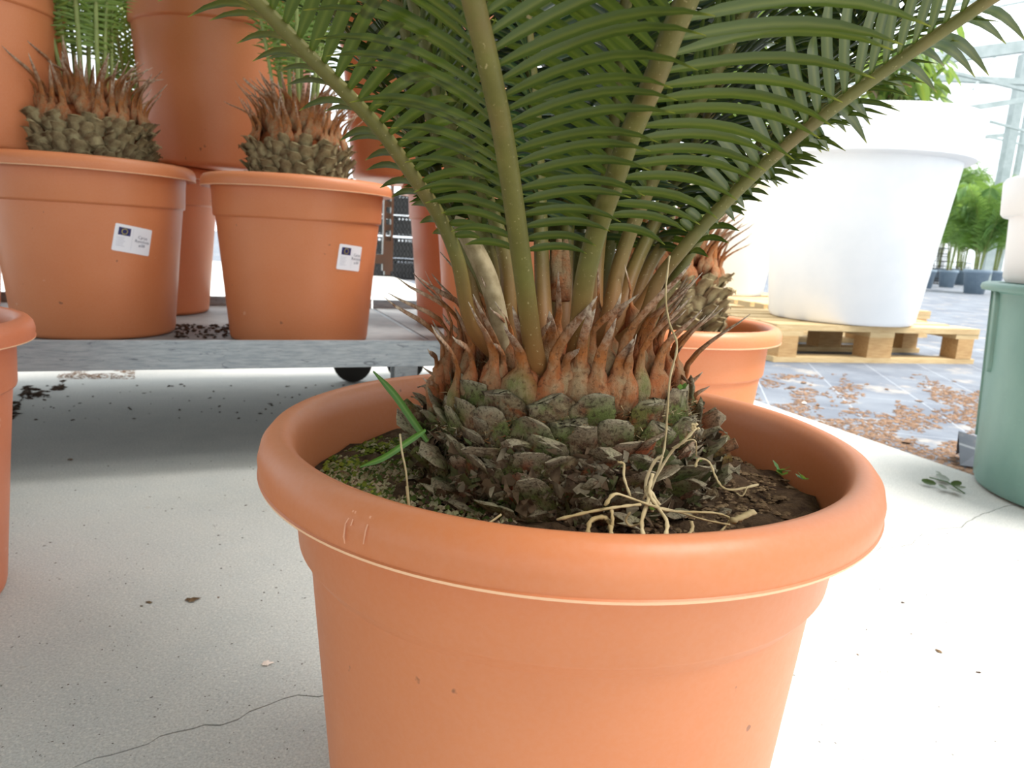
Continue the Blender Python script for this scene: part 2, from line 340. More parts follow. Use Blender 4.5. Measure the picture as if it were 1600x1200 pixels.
def litter(parent, c, R, rmin, z, num, mat, name, size=(.0012, .0035), ang=(0, 2 * pi), rnd=None, hz=0.0, flat=.6, label=None):
    rnd = rnd or random.Random(num); mb = MB()
    for _ in range(num):
        a = rnd.uniform(*ang); r = sqrt(rnd.uniform(rmin * rmin, R * R)); x, y = r * cos(a), r * sin(a)
        sz = rnd.uniform(*size); zz = z + hz * (1 - (r / R) ** 2) + .004 * noise.noise(Vector((x * 35, y * 35, 0)))
        mb.blob((c[0] + x, c[1] + y, zz + sz * .3), sz, rnd.randrange(len(mat)) if isinstance(mat, list) else 0, sq=(1, rnd.uniform(.6, 1.3), flat), rnd=rnd)
    o = build(mb, name, mat, parent, False); tag(o, label, kind='stuff'); return o

# ================================================================== CYCAD parts
def leaflet_geo(base, T, S, N, length, ang, vee, width, curl, side, droop, seg=7, rnd=RND):
    """one leaflet strip; returns verts, faces, attrs"""
    d = (T * cos(ang) + (S * side * cos(vee) + N * sin(vee)) * sin(ang)).normalized()
    nrm = d.cross(T).normalized()
    if nrm.dot(N) < 0: nrm = -nrm
    p = Vector(base); vs = []; mid = []; tip = []
    wd = d.cross(nrm).normalized(); L = length / seg
    for i in range(seg + 1):
        t = i / seg; wv = width * min(1, .45 + t * 3.5) * (1 - max(0, (t - .55) / .45) ** 1.8) + .00015
        fold = -.25 * wv
        vs += [p - wd * wv + nrm * -fold * .5, p + nrm * fold * .6, p + wd * wv + nrm * -fold * .5]; mid += [0, 1, 0]; tip += [t] * 3
        d = (d + (-N * curl + Vector((0, 0, -1)) * droop) * (L / max(length, 1e-4)) * (.25 + t * 1.6)).normalized()
        nrm = (nrm - d * nrm.dot(d)).normalized(); p = p + d * L
    fs = []
    for i in range(seg):
        a = i * 3; fs += [(a, a + 1, a + 4, a + 3), (a + 1, a + 2, a + 5, a + 4)]
    return vs, fs, mid, tip
def frond(parent, pts, total, r0, axis, mat_r, mat_l, start=.06, space=.0076, lscale=1.0, width=.0024, rnd=RND, name='frond', seg=7, pick=None, lenf=None, budget=None, label=None):
    """rachis through pts (parent space), extended to total length; returns list of leaflet records"""
    b0 = Vector(pts[0]); ax_ = Vector((axis.x, axis.y, b0.z)); pts = [b0 + (ax_ - b0) * .35 + Vector((0, 0, -.022))] + list(pts)
    P = smooth_pts(pts, 6)
    L = sum((b - a).length for a, b in zip(P, P[1:])); d = (P[-1] - P[-3]).normalized()
    out = Vector((P[-1].x - axis.x, P[-1].y - axis.y, 0)); out = out.normalized() if out.length > 1e-3 else Vector((0, 1, 0))
    while L < total:
        d = (d + Vector((0, 0, -.05)) + out * .012).normalized(); P.append(P[-1] + d * .02); L += .02
    rad = [];acc = 0
    for i, p in enumerate(P):
        if i: acc += (p - P[i - 1]).length
        t = min(1, acc / total); rad.append(r0 * (1 - .62 * t) * (1 + .9 * math.exp(-acc / .016)) * (1 if t < .97 else .5))
    S0 = (P[1] - P[0]).cross(Vector((axis.x - P[0].x, axis.y - P[0].y, .02)))
    inward = Vector((axis.x - P[len(P) // 2].x, axis.y - P[len(P) // 2].y, 0))
    if inward.length < .02: inward = Vector((0, 1, 0))
    inward.normalize(); side = (P[-1] - P[0]).cross(inward)
    if side.length < .05: side = Vector((1, 0, 0))
    side.normalize()
    mb = MB(); mb.tube(P, rad, 8, side=side, flat=.8); fr = build(mb, name, mat_r, parent, True)
    if label: fr['label'] = label
    recs = []; acc = 0; nxt = start + .03; i = 0
    for i in range(1, len(P)):
        seglen = (P[i] - P[i - 1]).length
        while nxt < acc + seglen:
            q = P[i - 1].lerp(P[i], (nxt - acc) / seglen); T = (P[i] - P[i - 1]).normalized(); S = (side - T * side.dot(T)).normalized(); N = T.cross(S) * 1
            if N.dot(inward + Vector((0, 0, .6))) < 0: N = -N
            u = nxt / total
            ln = lenf(nxt - .03, u) if lenf else .1
            rr = rad[i]
            for sd in (-1, 1):
                if rnd.random() < .02: continue
                k = max(0, min(1, (nxt - .11) / .18)); ang = math.radians(88 - 34 * k + rnd.uniform(-3, 3))
                b = q + S * sd * rr * .75 + N * rr * .35
                g = leaflet_geo(b, T, S, N, ln * lscale * rnd.uniform(.93, 1.05), ang, .42 + rnd.uniform(-.08, .08), width * (.7 + .3 * min(1, ln / .06)), .55 + rnd.uniform(-.12, .12), sd, .38 + rnd.uniform(-.1, .1), seg)
                recs.append((fr, g, b))
            nxt += space * rnd.uniform(.92, 1.08)
        acc += seglen
    return fr, recs
def join_leaflets(recs, mat, name='leaflets'):
    by = {}
    for fr, g, b in recs: by.setdefault(fr, []).append(g)
    for fr, gs in by.items():
        mb = MB()
        for vs, fs, mid, tip in gs: mb.add(vs, fs, 0, mid=mid, tip=tip)
        o = build(mb, name, mat, fr, True); tag(o, kind='stuff')

def spike_geo(path, wid, thick, nrm, rnd, jag=0.0, n=8, r=0.0, lump=.0018, stub=False):
    """flattened tapering sheath along path; wid/thick lists"""
    mb = MB(); P = [Vector(p) for p in path]; m = len(P); vs = []; sa = []
    for i, p in enumerate(P):
        T = (P[min(i + 1, m - 1)] - P[max(i - 1, 0)]).normalized(); U = T.cross(nrm)
        if U.length < .1: U = T.cross(Vector((0, 0, 1)))
        U.normalize(); V = U.cross(T)
        for k in range(n):
            a = 2 * pi * k / n; j = 1 + (rnd.uniform(-jag, jag) if jag else 0)
            cs = cos(a); sn = sin(a)
            vs.append(p + U * cs * wid[i] * j + V * sn * thick[i] * j * (1 - .35 * cs * cs)); sa.append(i / (m - 1))
    if lump:
        o3 = Vector((rnd.random() * 9, rnd.random() * 9, 0)); vs = [v + Vector(noise.noise_vector(v * 120 + o3)) * lump * (1 if sa[i] < .6 else .3) for i, v in enumerate(vs)]
    fs = [(i * n + k, i * n + (k + 1) % n, (i + 1) * n + (k + 1) % n, (i + 1) * n + k) for i in range(m - 1) for k in range(n)]
    fs += [tuple(range(n - 1, -1, -1)), tuple((m - 1) * n + k for k in range(n))]
    mb.add(vs, fs, 0, s=sa, r=[r] * len(vs), g=[(abs(cos(2 * pi * (i % n) / n)) ** 3 * .55 if sa[i] < .45 else 0) if n == 10 and not stub else 0 for i in range(len(vs))]); return mb
def bez(a, b, c, d, n):
    return [(a * (1 - t) ** 3 + b * 3 * t * (1 - t) ** 2 + c * 3 * t * t * (1 - t) + d * t ** 3) for t in [i / n for i in range(n + 1)]]
def sp_spike(base, nrm, tip, W, Hp, rnd, r):
    """pad of half-width W and height Hp at base (on surface, outward nrm), drawn out to a point at tip"""
    upv = Vector((0, 0, 1)); upv = (upv - nrm * upv.dot(nrm)).normalized()
    a = base - upv * Hp * .55 - nrm * .004; b = base + nrm * .006; c = base + upv * Hp * .5 + nrm * .006
    L = (tip - c).length
    path = [a, a.lerp(b, .5) + nrm * .003, b, b.lerp(c, .55) + nrm * .001] + bez(c, c + upv * L * .35 + nrm * L * .05, tip - (tip - c) * .3, tip, 6)
    wid = [W * .5, W * 1.0, W * 1.12, W * .85, W * .46, W * .37, W * .33, W * .28, W * .22, W * .14, W * .03]
    th = [.002, .004, .005, .0045, W * .26, W * .2, W * .16, W * .13, W * .10, W * .06, W * .02]
    return spike_geo(path, wid, th, nrm, rnd, .12, 10, r)
def stub_geo(base, nrm, W, Hp, out, rnd, r):
    """old leaf base: pad whose ragged end curls outward"""
    upv = Vector((0, 0, 1)); upv = (upv - nrm * upv.dot(nrm)).normalized(); sd = nrm.cross(upv)
    tw = rnd.uniform(-.5, .5); upv = (upv + sd * tw).normalized()
    a = base - upv * Hp * .6 - nrm * .005; b = base - upv * Hp * .1 + nrm * .003; c = base + upv * Hp * .35 + nrm * (.003 + out * .5); e = base + upv * Hp * rnd.uniform(.5, .7) + nrm * (.004 + out)
    path = [a, a.lerp(b, .6), b, c, e, e + nrm * out * .35 + upv * Hp * rnd.uniform(-.15, .2)]
    wid = [W * .4, W * .95, W * 1.1, W * 1.0, W * rnd.uniform(.6, .95), W * rnd.uniform(.15, .7)]; th = [.002, .0042, .0045, .0026, .0014, .0006]
    return spike_geo(path, wid, th, nrm, rnd, .26, 12, r, .0022, True)

# ================================================================== MAIN POTTED CYCAD
mc = Vector((.0379, .4692, 0)); PZ = .0
main = tag(empty('potted_cycad', mc), 'large potted cycad in the foreground with spiky brown trunk and dark green fronds', 'potted plant')
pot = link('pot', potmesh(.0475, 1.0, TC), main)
# white scuff on the rim: thin raised scrape marks
SZ = .303
so = build(soilmesh(.172, .012, 3, 72, 26, .008), 'soil', SOIL, main, True, (0, 0, SZ))
rm = random.Random(11)
litter(main, (0, 0), .166, .085, SZ, 3400, [MOSS, MOSS3, MOSS, MOSS2], 'moss', (.0009, .0028), (math.radians(105), math.radians(212)), rm, .014, .8, 'yellow-green moss cushion on the left of the soil')
litter(main, (0, 0), .165, .09, SZ, 3000, [MOSS2, MOSS3, CHIPM, CRUMB], 'moss', (.0008, .0026), (math.radians(185), math.radians(252)), rm, .016, .9, 'pale grey-green moss at the front left')
litter(main, (0, 0), .167, .08, SZ, 2600, CRUMB, 'soil_crumbs', (.0008, .0028), (math.radians(-110), math.radians(100)), rm, .014, .5)
litter(main, (0, 0), .165, .08, SZ, 500, DARKC, 'soil_crumbs', (.001, .0035), (math.radians(-140), math.radians(-60)), rm, .016, .6)

# caudex core (main-local; pot origin on the ground)
def core_r(z):
    pts = [(.29, .086), (.33, .088), (.345, .084), (.37, .074), (.385, .062), (.40, .045), (.408, .02)]
    if z <= pts[0][0]: return pts[0][1]
    for (a, ra), (b, rb) in zip(pts, pts[1:]):
        if z <= b: return ra + (rb - ra) * (z - a) / (b - a)
    return .01
mb = MB(); vs = []; sa = []; n, m = 64, 26
for j in range(m + 1):
    z = .285 + (.409 - .285) * j / m
    for i in range(n):
        a = 2 * pi * i / n; r = core_r(z) * (1 + .05 * noise.noise(Vector((cos(a) * 6, sin(a) * 6, z * 70)))) - .004
        vs.append((r * cos(a), r * sin(a), z)); sa.append((z - .285) / .124)
mb.add(vs, [(j * n + i, j * n + (i + 1) % n, (j + 1) * n + (i + 1) % n, (j + 1) * n + i) for j in range(m) for i in range(n)] + [tuple(m * n + i for i in range(n))], 0, s=sa)
caud = build(mb, 'caudex', WOOL, main, True)
def M_(v): return v - mc                                  # world -> main local
def surf(px, py):
    """front hit of the ray through a pixel with the caudex surface (main-local point, outward normal)"""
    for k in range(400):
        Y = .36 + k * .0006; p = M_(at(px, py, Y)); rr = hypot(p.x, p.y)
        if rr < core_r(p.z) + .001:
            return p, Vector((p.x / rr, p.y / rr, .15)).normalized()
    p = M_(at(px, py, .45)); rr = hypot(p.x, p.y) or 1e-3
    return p, Vector((p.x / rr, p.y / rr, .15)).normalized()
rs = random.Random(5)
# (base px, tip px, depth of the tip, half width px of the pad, pad height, tint)
SPK = [((816, 622), (788, 508), .375, 34, .034, .95), ((776, 618), (732, 472), .385, 26, .032, .3), ((745, 612), (706, 526), .39, 24, .03, .4), ((722, 640), (674, 508), .39, 24, .034, .9),
 ((702, 600), (600, 464), .40, 18, .03, .2), ((712, 575), (607, 458), .405, 17, .028, .5), ((728, 560), (620, 434), .415, 17, .028, .1), ((748, 560), (655, 434), .42, 20, .03, .3), ((716, 548), (664, 424), .45, 12, .02, .5),
 ((782, 545), (752, 432), .41, 20, .03, .1), ((838, 588), (861, 502), .385, 22, .03, .1), ((872, 560), (872, 424), .40, 16, .028, .2), ((862, 622), (933, 462), .38, 28, .032, .6), ((900, 600), (930, 482), .385, 26, .03, .2),
 ((928, 622), (963, 497), .38, 26, .032, .5), ((918, 570), (997, 460), .395, 20, .026, .1), ((962, 600), (1080, 411), .385, 24, .03, .4), ((988, 570), (1079, 446), .39, 20, .028, .3), ((990, 612), (1081, 462), .385, 22, .032, .8),
 ((972, 625), (994, 522), .378, 18, .032, .7), ((1002, 585), (1062, 468), .39, 18, .028, .2), ((974, 500), (976, 412), .44, 12, .02, .2), ((926, 505), (934, 418), .44, 11, .02, .15), ((1012, 560), (1075, 430), .41, 18, .026, .5),
 ((790, 600), (770, 535), .39, 20, .026, .2), ((1030, 590), (1050, 505), .40, 18, .03, .6), ((690, 620), (668, 545), .41, 18, .03, .6), ((880, 610), (905, 545), .385, 22, .028, .15), ((945, 555), (985, 470), .40, 18, .024, .3),
 ((1040, 600), (1066, 540), .42, 14, .026, .5), ((800, 560), (765, 480), .40, 16, .024, .2), ((695, 655), (660, 590), .42, 16, .026, .9), ((1050, 620), (1080, 600), .42, 14, .02, .9)]
cnt = 0
for (bx, by), (tx, ty), Yt, Wp, Hp, r in SPK:
    b, nn = surf(bx, by); tip = M_(at(tx, ty, Yt)); W = Wp * .39 / F
    o = build(sp_spike(b, nn, tip, W, Hp, rs, r), 'cataphyll', HUSK, caud, True); cnt += 1
# the rest of the crown, round the back and the inner ring
for row, (z, num, ln) in enumerate([(.350, 24, .030), (.364, 20, .045), (.380, 16, .055), (.392, 12, .05)]):
    for i in range(num):
        a = 2 * pi * (i + .5 * (row % 2)) / num + rs.uniform(-.06, .06); front = -cos(a - pi / 2)      # a=-90deg faces the camera
        rr = core_r(z) + .001; b = Vector((rr * cos(a), rr * sin(a), z)); nn = Vector((cos(a), sin(a), .2)).normalized()
        infront = sin(a) < -.1
        L = ln * rs.uniform(.7, 1.2) * ([.5, .28, .75, .9][row] if infront else 1); lean = rs.uniform(.35, .9) * (.3 if infront and row == 1 else 1)
        tip = b + Vector((0, 0, L)) + nn * L * lean
        build(sp_spike(b, nn, tip, (.0125 if infront and row == 1 else .0105) * rs.uniform(.8, 1.15), .028, rs, (rs.uniform(.72, .9) if (infront and row == 1) else rs.random() * .7)) if not (infront and row <= 1) else stub_geo(b, nn, .0125, .026, rs.choice([.003, .005, .009]), rs, rs.random()), 'cataphyll' if not (infront and row <= 1) else 'leaf_base', HUSK if not (infront and row <= 1) else HLOW, caud, True)
        cnt += 1
# old leaf bases below: staggered rows
for row in range(8):
    z = .292 + row * .0078; num = 27
    for i in range(num):
        a = 2 * pi * (i + .5 * (row % 2)) / num + rs.uniform(-.07, .07); zz = z + rs.uniform(-.003, .003); rr = core_r(zz) - .001 + rs.uniform(-.002, .003) + (.002 if row < 4 else 0)
        b = Vector((rr * cos(a), rr * sin(a), zz)); nn = Vector((cos(a), sin(a), rs.uniform(-.1, .25))).normalized()
        o_ = rs.choice([.004, .006, .008, .010, .014, .018]) if sin(a) < .3 else rs.choice([.004, .008, .012])
        build(stub_geo(b, nn, .0100 * rs.uniform(.7, 1.3), .021 * rs.uniform(.8, 1.3), o_, rs, rs.random()), 'leaf_base', HLOW, caud, False); cnt += 1
# stick-like stubs at the edges
mbk = MB()
for a, z, L in ((-.35, .335, .028), (-.15, .325, .025), (.1, .33, .03), (3.35, .338, .03), (3.2, .30, .022), (-.5, .31, .02), (3.6, .318, .024), (3.0, .325, .02)):
    rr = core_r(z); p = Vector((rr * cos(a), rr * sin(a), z)); d = Vector((cos(a), sin(a), rs.uniform(.1, .9))).normalized()
    g = MB(); g.tube([p - d * .006, p + d * L * .5, p + d * L + Vector((0, 0, .003))], [.0045, .004, .0035], 7, s0=.2); g.a['r'] = [rs.random()] * len(g.v)
    build(g, 'leaf_base', HLOW, caud, True)
# small mossy fuzz on the caudex
mb = MB()
for _ in range(1500):
    a = rs.uniform(-pi, 0) if rs.random() < .8 else rs.uniform(0, pi); z = rs.uniform(.298, .348); nz = noise.noise(Vector((cos(a) * 4, sin(a) * 4, z * 45)))
    if nz < .05 and not (a > -.9 and a < .1 and rs.random() < .5): continue
    rr = core_r(z) + .0045 + rs.uniform(-.002, .003); mb.blob((rr * cos(a), rr * sin(a), z), rs.uniform(.0008, .002), rnd=rs)
tag(build(mb, 'moss', MOSS3, caud), kind='stuff')
mb = MB()                                                 # crusty bark bits between the old leaf bases
for _ in range(4200):
    a = rs.uniform(-pi - .4, .4); z = rs.uniform(.296, .356); nz_ = noise.noise(Vector((cos(a) * 5, sin(a) * 5, z * 60))); rr = core_r(z) + rs.uniform(.002, .0095)
    mb.blob((rr * cos(a), rr * sin(a), z), rs.uniform(.0007, .0024), (3 if nz_ > .22 and rs.random() < .7 else rs.choice([0, 0, 1, 2])), sq=(rs.uniform(.5, 1.5), rs.uniform(.5, 1.5), rs.uniform(.4, 1.2)), rnd=rs)
tag(build(mb, 'bark_crust', [DARKC, FLAKE, CRUMB, MOSS3], caud), kind='stuff')
mb = MB()                                                 # torn flakes and fibres
for _ in range(3200):
    a = rs.uniform(-pi - .3, .3); z = rs.uniform(.297, .352); rr = core_r(z) + rs.uniform(.004, .013); p = Vector((rr * cos(a), rr * sin(a), z)); big = rs.random() < .22
    L = rs.uniform(.006, .013) if big else rs.uniform(.003, .007); nn = Vector((cos(a), sin(a), 0)); d = (nn * rs.uniform(-.2, .7) + Vector((rs.uniform(-.7, .7), rs.uniform(-.7, .7), rs.uniform(-.6, 1)))).normalized()
    s_ = d.cross(nn + Vector((rs.uniform(-.4, .4),) * 3)).normalized() * (rs.uniform(.0015, .0045) if big else rs.uniform(.0002, .0012)); cu = nn * L * rs.uniform(-.1, .35)
    mb.add([p - s_, p + s_ * rs.uniform(.5, 1), p + d * L * .5 + s_ * rs.uniform(.7, 1.2) + cu, p + d * L * .5 - s_ * rs.uniform(.7, 1.2) + cu, p + d * L + s_ * rs.uniform(-.8, .8) + cu * .6], [(0, 1, 2, 3), (3, 2, 4)], rs.choice([0, 0, 1, 2]))
tag(build(mb, 'husk_flakes', [FLAKE, FLAKE2, FLAKE3], caud), kind='stuff')

mb = MB()                                                 # woolly hairs over the cataphyll bases
for _ in range(5200):
    a = rs.uniform(-pi - .3, .3); z = rs.uniform(.345, .392); rr = core_r(z) + rs.uniform(.003, .0105); nn = Vector((cos(a), sin(a), 0)); p = Vector((rr * cos(a), rr * sin(a), z))
    d = (nn * rs.uniform(.1, .9) + Vector((rs.uniform(-.8, .8), rs.uniform(-.8, .8), rs.uniform(-.3, 1)))).normalized(); s_ = d.cross(nn + Vector((0, 0, .3))).normalized() * rs.uniform(.00012, .0004)
    mb.add([p - s_, p + s_, p + d * rs.uniform(.002, .006)], [(0, 1, 2)], rs.choice([0, 1, 1]))
tag(build(mb, 'wool_hairs', [STRAW, FUZZ], caud), kind='stuff')
# fronds: (px, py, depth) along each visible stalk
def mlen(s, u):
    if s < .105: l = .016 + (s - .06) / .045 * .040
    elif s < .2: l = .056 + (s - .105) / .095 * .04
    else: l = .096 + min(1, (s - .2) / .15) * .04
    return l * (1 if u < .7 else 1 - .75 * (u - .7) / .3)
FR = [([(740, 515, .425), (716, 410, .41), (690, 345, .40), (650, 282, .385), (598, 208, .37), (545, 150, .355), (472, 76, .34), (396, -4, .325)], .0052, .065),
 ([(836, 560, .402), (818, 430, .375), (800, 300, .345), (784, 200, .32), (763, 100, .295), (738, -5, .275)], .0062, .075),
 ([(903, 545, .405), (912, 450, .385), (930, 370, .37), (957, 290, .35), (985, 210, .33), (1020, 130, .31), (1048, 58, .295), (1075, -5, .285)], .0060, .08),
 ([(1005, 500, .43), (1028, 440, .43), (1062, 395, .425), (1120, 330, .42), (1200, 252, .41), (1290, 178, .40), (1400, 98, .39), (1548, -2, .375)], .0053, .06),
 ([(775, 520, .45), (768, 410, .46), (735, 320, .465), (690, 230, .46), (658, 130, .46), (622, 10, .46)], .0060, .07),
 ([(800, 530, .44), (792, 420, .445), (765, 320, .45), (712, 215, .44), (682, 130, .44), (645, 0, .44)], .0064, .075),
 ([(852, 520, .44), (847, 420, .46), (843, 300, .48), (836, 180, .49), (825, 60, .49), (815, -40, .49)], .0062, .08),
 ([(950, 500, .44), (966, 420, .45), (992, 345, .455), (1040, 240, .46), (1085, 170, .46), (1130, 90, .46), (1172, -5, .46)], .0062, .075),
 ([(925, 490, .47), (932, 400, .49), (945, 300, .51), (960, 200, .53), (972, 80, .54), (980, -20, .54)], .0060, .09),
 ([(985, 480, .49), (1020, 405, .51), (1080, 332, .53), (1150, 270, .54), (1220, 200, .54), (1285, 112, .54), (1340, 0, .54)], .0056, .075),
 ([(965, 490, .47), (990, 420, .49), (1025, 345, .51), (1075, 250, .53), (1120, 150, .55), (1155, 30, .56)], .0058, .085),
 ([(880, 500, .47), (885, 400, .50), (890, 280, .53), (900, 150, .56), (915, 0, .58)], .0056, .09),
 ([(815, 500, .47), (805, 400, .50), (790, 280, .53), (770, 150, .55), (740, 10, .57)], .0056, .09),
 ([(1000, 480, .47), (1040, 420, .48), (1105, 350, .49), (1190, 270, .50), (1300, 150, .50), (1420, 10, .50)], .0050, .08),
 ([(750, 500, .48), (730, 410, .50), (700, 320, .52), (660, 200, .53), (610, 60, .54), (585, -20, .54)], .0052, .085)]
allrecs = []; rf = random.Random(21); AX = Vector((0, 0, .36)); LAB = {}
for pts, r0, st in FR:
    fr, rc = frond(main, [M_(at(*p)) for p in pts], .62, r0, AX, RACH, LEAF, st, .0074, 1.0, .0027, rf, lenf=mlen); allrecs += rc
for i in range(9):                                        # rear fronds that fill the crown
    a = math.radians([20, 45, 65, 85, 100, 118, 138, 158, 75][i]); r1 = .045; z0 = .39
    lean = [.55, .45, .3, .5, .25, .45, .4, .55, .12][i]; d = Vector((cos(a) * lean, sin(a) * lean, 1)).normalized()
    p0 = Vector((r1 * cos(a), r1 * sin(a), z0)); pts = [p0, p0 + d * .1, p0 + d * .2 + Vector((cos(a), sin(a), 0)) * .01, p0 + d * .32 + Vector((cos(a), sin(a), 0)) * .04]
    fr, rc = frond(main, pts, .60, .0055, AX, RACH, LEAF, .08, .0085, 1.0, .0027, rf, lenf=mlen, seg=5); allrecs += rc
scored = []
for k, (fr, g, b) in enumerate(allrecs):
    P = main.location + b; sc = 0; x, y, c = proj(P)
    xt, yt, ct = proj(main.location + g[0][-2])
    if (-20 < x < 1620 and -20 < y < 1220) or (0 < xt < 1600 and 0 < yt < 1200 and ct > .05): sc = (g[0][-2] - g[0][1]).length / max(c, .05)
    scored.append((sc, k))
scored.sort(reverse=True); top = set(k for s_, k in scored[:300] if s_ > 0)
for k in sorted(top):
    fr, (vs, fs, mid, tip), b = allrecs[k]; mb = MB(); mb.add(vs, fs, 0, mid=mid, tip=tip); build(mb, 'leaflet', LEAF, fr, True)
join_leaflets([r for k, r in enumerate(allrecs) if k not in top], LEAF)
# broad dry sheath behind the left stalks
mb = MB(); pa = [M_(at(x, y, Y)) for x, y, Y in ((792, 570, .432), (780, 500, .43), (764, 440, .43), (744, 395, .43), (724, 358, .43), (712, 338, .430))]
ps = smooth_pts(pa, 4); mb.tube(ps, [.0095 + .003 * sin(pi * min(1, i / (len(ps) - 1) * 1.1)) if i < len(ps) - 4 else [.010, .008, .005, .001][i - len(ps) + 4] for i in range(len(ps))], 10, flat=.5)
tag(build(mb, 'dry_sheath', SHEATH, main, True), 'broad beige dried sheath')
for k, (x0, y0, x1, y1) in enumerate(((868, 470, 874, 366), (880, 470, 884, 372), (874, 450, 865, 380))):
    g = MB(); p0, p1 = M_(at(x0, y0, .46)), M_(at(x1, y1, .47)); g.tube([p0, p0.lerp(p1, .5), p1], [.005, .0045, .0015], 6, s0=.1); g.a['r'] = [.1] * len(g.v); build(g, 'cataphyll', HUSK, caud, True)
# cut grass blades in the pot
def blade(pp, wd, parent, mat, name):
    P = smooth_pts([M_(at(*p)) for p in pp], 5); vs = []; mid = []; tip = []; m_ = len(P)
    for i, p in enumerate(P):
        T = (P[min(i + 1, m_ - 1)] - P[max(i - 1, 0)]).normalized(); U = T.cross(Vector((.1, 1, .2))).normalized(); w_ = wd * min(1, .5 + i * .2) * (1 if i < m_ - 4 else (m_ - i) / 4.5)
        vs += [p - U * w_, p + Vector((0, .0006, 0)), p + U * w_]; mid += [0, 1, 0]; tip += [0, 0, 0]
    g = MB(); g.add(vs, [q for i in range(m_ - 1) for q in ((i * 3, i * 3 + 1, i * 3 + 4, i * 3 + 3), (i * 3 + 1, i * 3 + 2, i * 3 + 5, i * 3 + 4))], 0, mid=mid, tip=tip)
    return build(g, name, mat, parent, True)
blade([(668, 690, .40), (640, 650, .405), (615, 615, .41), (583, 580, .42)], .0024, main, GRASS, 'grass_blade')
blade([(665, 672, .385), (635, 692, .375), (600, 715, .365), (562, 730, .36)], .0018, main, GRASS, 'grass_blade')
# dried weed: pale stems
weed = tag(empty('dried_weed', mc + Vector((.05, -.1, .312))), 'tangle of pale dried grass stems lying at the front right of the big pot', 'dried weed')
def stem(pp, r, mat=STRAW, name='stem', parent=weed):
    g = MB(); P = [at(*p) - parent.location for p in pp]; P = smooth_pts(P, 4); g.tube(P, [r * 1.35 * (.6 + .5 * sin(i * 1.7) ** 2) for i in range(len(P))], 5, flat=.6); return build(g, name, mat, parent, True)
stem([(1003, 815, .345), (1012, 780, .345), (1025, 745, .345), (1038, 700, .35), (1043, 640, .355), (1047, 590, .355), (1058, 540, .355), (1046, 505, .36), (1040, 460, .365), (1046, 400, .37)], .0007)
stem([(1005, 780, .345), (1025, 745, .345), (1050, 705, .345), (1068, 690, .34), (1088, 668, .34)], .0009)
stem([(1050, 700, .345), (1075, 688, .345), (1087, 690, .345), (1088, 712, .35)], .0005)
stem([(870, 812, .315), (920, 800, .32), (960, 793, .325), (1000, 788, .33)], .0011)
stem([(945, 790, .32), (960, 772, .325), (985, 778, .33), (1040, 797, .33), (1085, 800, .33), (1120, 802, .335), (1140, 812, .335), (1122, 836, .325)], .0009)
stem([(1000, 785, .33), (1060, 800, .33), (1100, 812, .325), (1140, 820, .325)], .0007)
stem([(1142, 815, .33), (1160, 808, .332), (1177, 800, .335)], .0022)
stem([(918, 838, .312), (922, 815, .318), (940, 808, .322), (952, 815, .322), (955, 836, .312)], .0011)
stem([(1005, 838, .31), (1003, 812, .325), (1015, 775, .335), (1010, 760, .34), (1030, 790, .335)], .0010)
stem([(1040, 840, .31), (1042, 815, .32), (1030, 795, .33), (1015, 770, .335), (1020, 740, .34)], .0010)
stem([(985, 775, .34), (975, 745, .35), (975, 725, .355), (965, 722, .355)], .0008)
stem([(1086, 730, .37), (1092, 717, .375), (1108, 722, .375), (1118, 745, .365), (1130, 762, .36), (1150, 765, .36), (1185, 757, .365)], .0007)
stem([(1150, 770, .36), (1160, 775, .358), (1168, 760, .36)], .0006); stem([(955, 792, .325), (957, 815, .32), (954, 830, .318)], .0009)
stem([(1075, 838, .318), (1082, 825, .322), (1080, 815, .325)], .0008); stem([(985, 800, .33), (978, 812, .33), (985, 822, .328), (1000, 818, .328)], .0007)
stem([(1020, 800, .345), (1008, 760, .35), (1022, 722, .352), (1036, 712, .352)], .0013)
g = MB()
for _ in range(9): g.blob(at(1087 + RND.uniform(-5, 5), 668 + RND.uniform(-5, 5), .34) - weed.location, .0011)
build(g, 'seed_head', STRAW, weed)
# thin straws stuck at left
for pp in ([(640, 795, .35), (637, 765, .355), (634, 735, .36), (628, 705, .365), (625, 678, .37)], [(639, 800, .335), (637, 780, .335), (635, 760, .338)], [(760, 820, .32), (772, 812, .322), (783, 804, .325)]):
    g = MB(); P = smooth_pts([M_(at(*p)) for p in pp], 3); g.tube(P, .0006, 5); build(g, 'straw', STRAW, main, True)
# pale scrape on the rim
q = on(566, 800, .34); a0 = atan2(q.y - mc.y, q.x - mc.x); g = MB(); pr_ = [(.1760, .329), (.1800, .3385), (.1850, .3420), (.1900, .3420), (.1945, .3385), (.1982, .3330), (.1995, .3270), (.1996, .3240)]
for da, wd_, i0, i1 in ((-.030, .0030, 0, 7), (-.018, .0018, 1, 5), (.032, .0028, 1, 6)):
    vs = []
    for i in range(i0, min(i1 + 1, 8) if i1 > i0 else i0 + 2):
        r_, z_ = pr_[i]; r_ += .0011; z_ += .0009; aa = a0 + da + RND.uniform(-.004, .004); w_ = wd_ * RND.uniform(.4, 1.2)
        vs += [(r_ * cos(aa - w_), r_ * sin(aa - w_), z_), (r_ * cos(aa + w_), r_ * sin(aa + w_), z_)]
    g.add(vs, [(2 * i, 2 * i + 1, 2 * i + 3, 2 * i + 2) for i in range(len(vs) // 2 - 1)])
build(g, 'scrape_mark', SCUFF, pot)
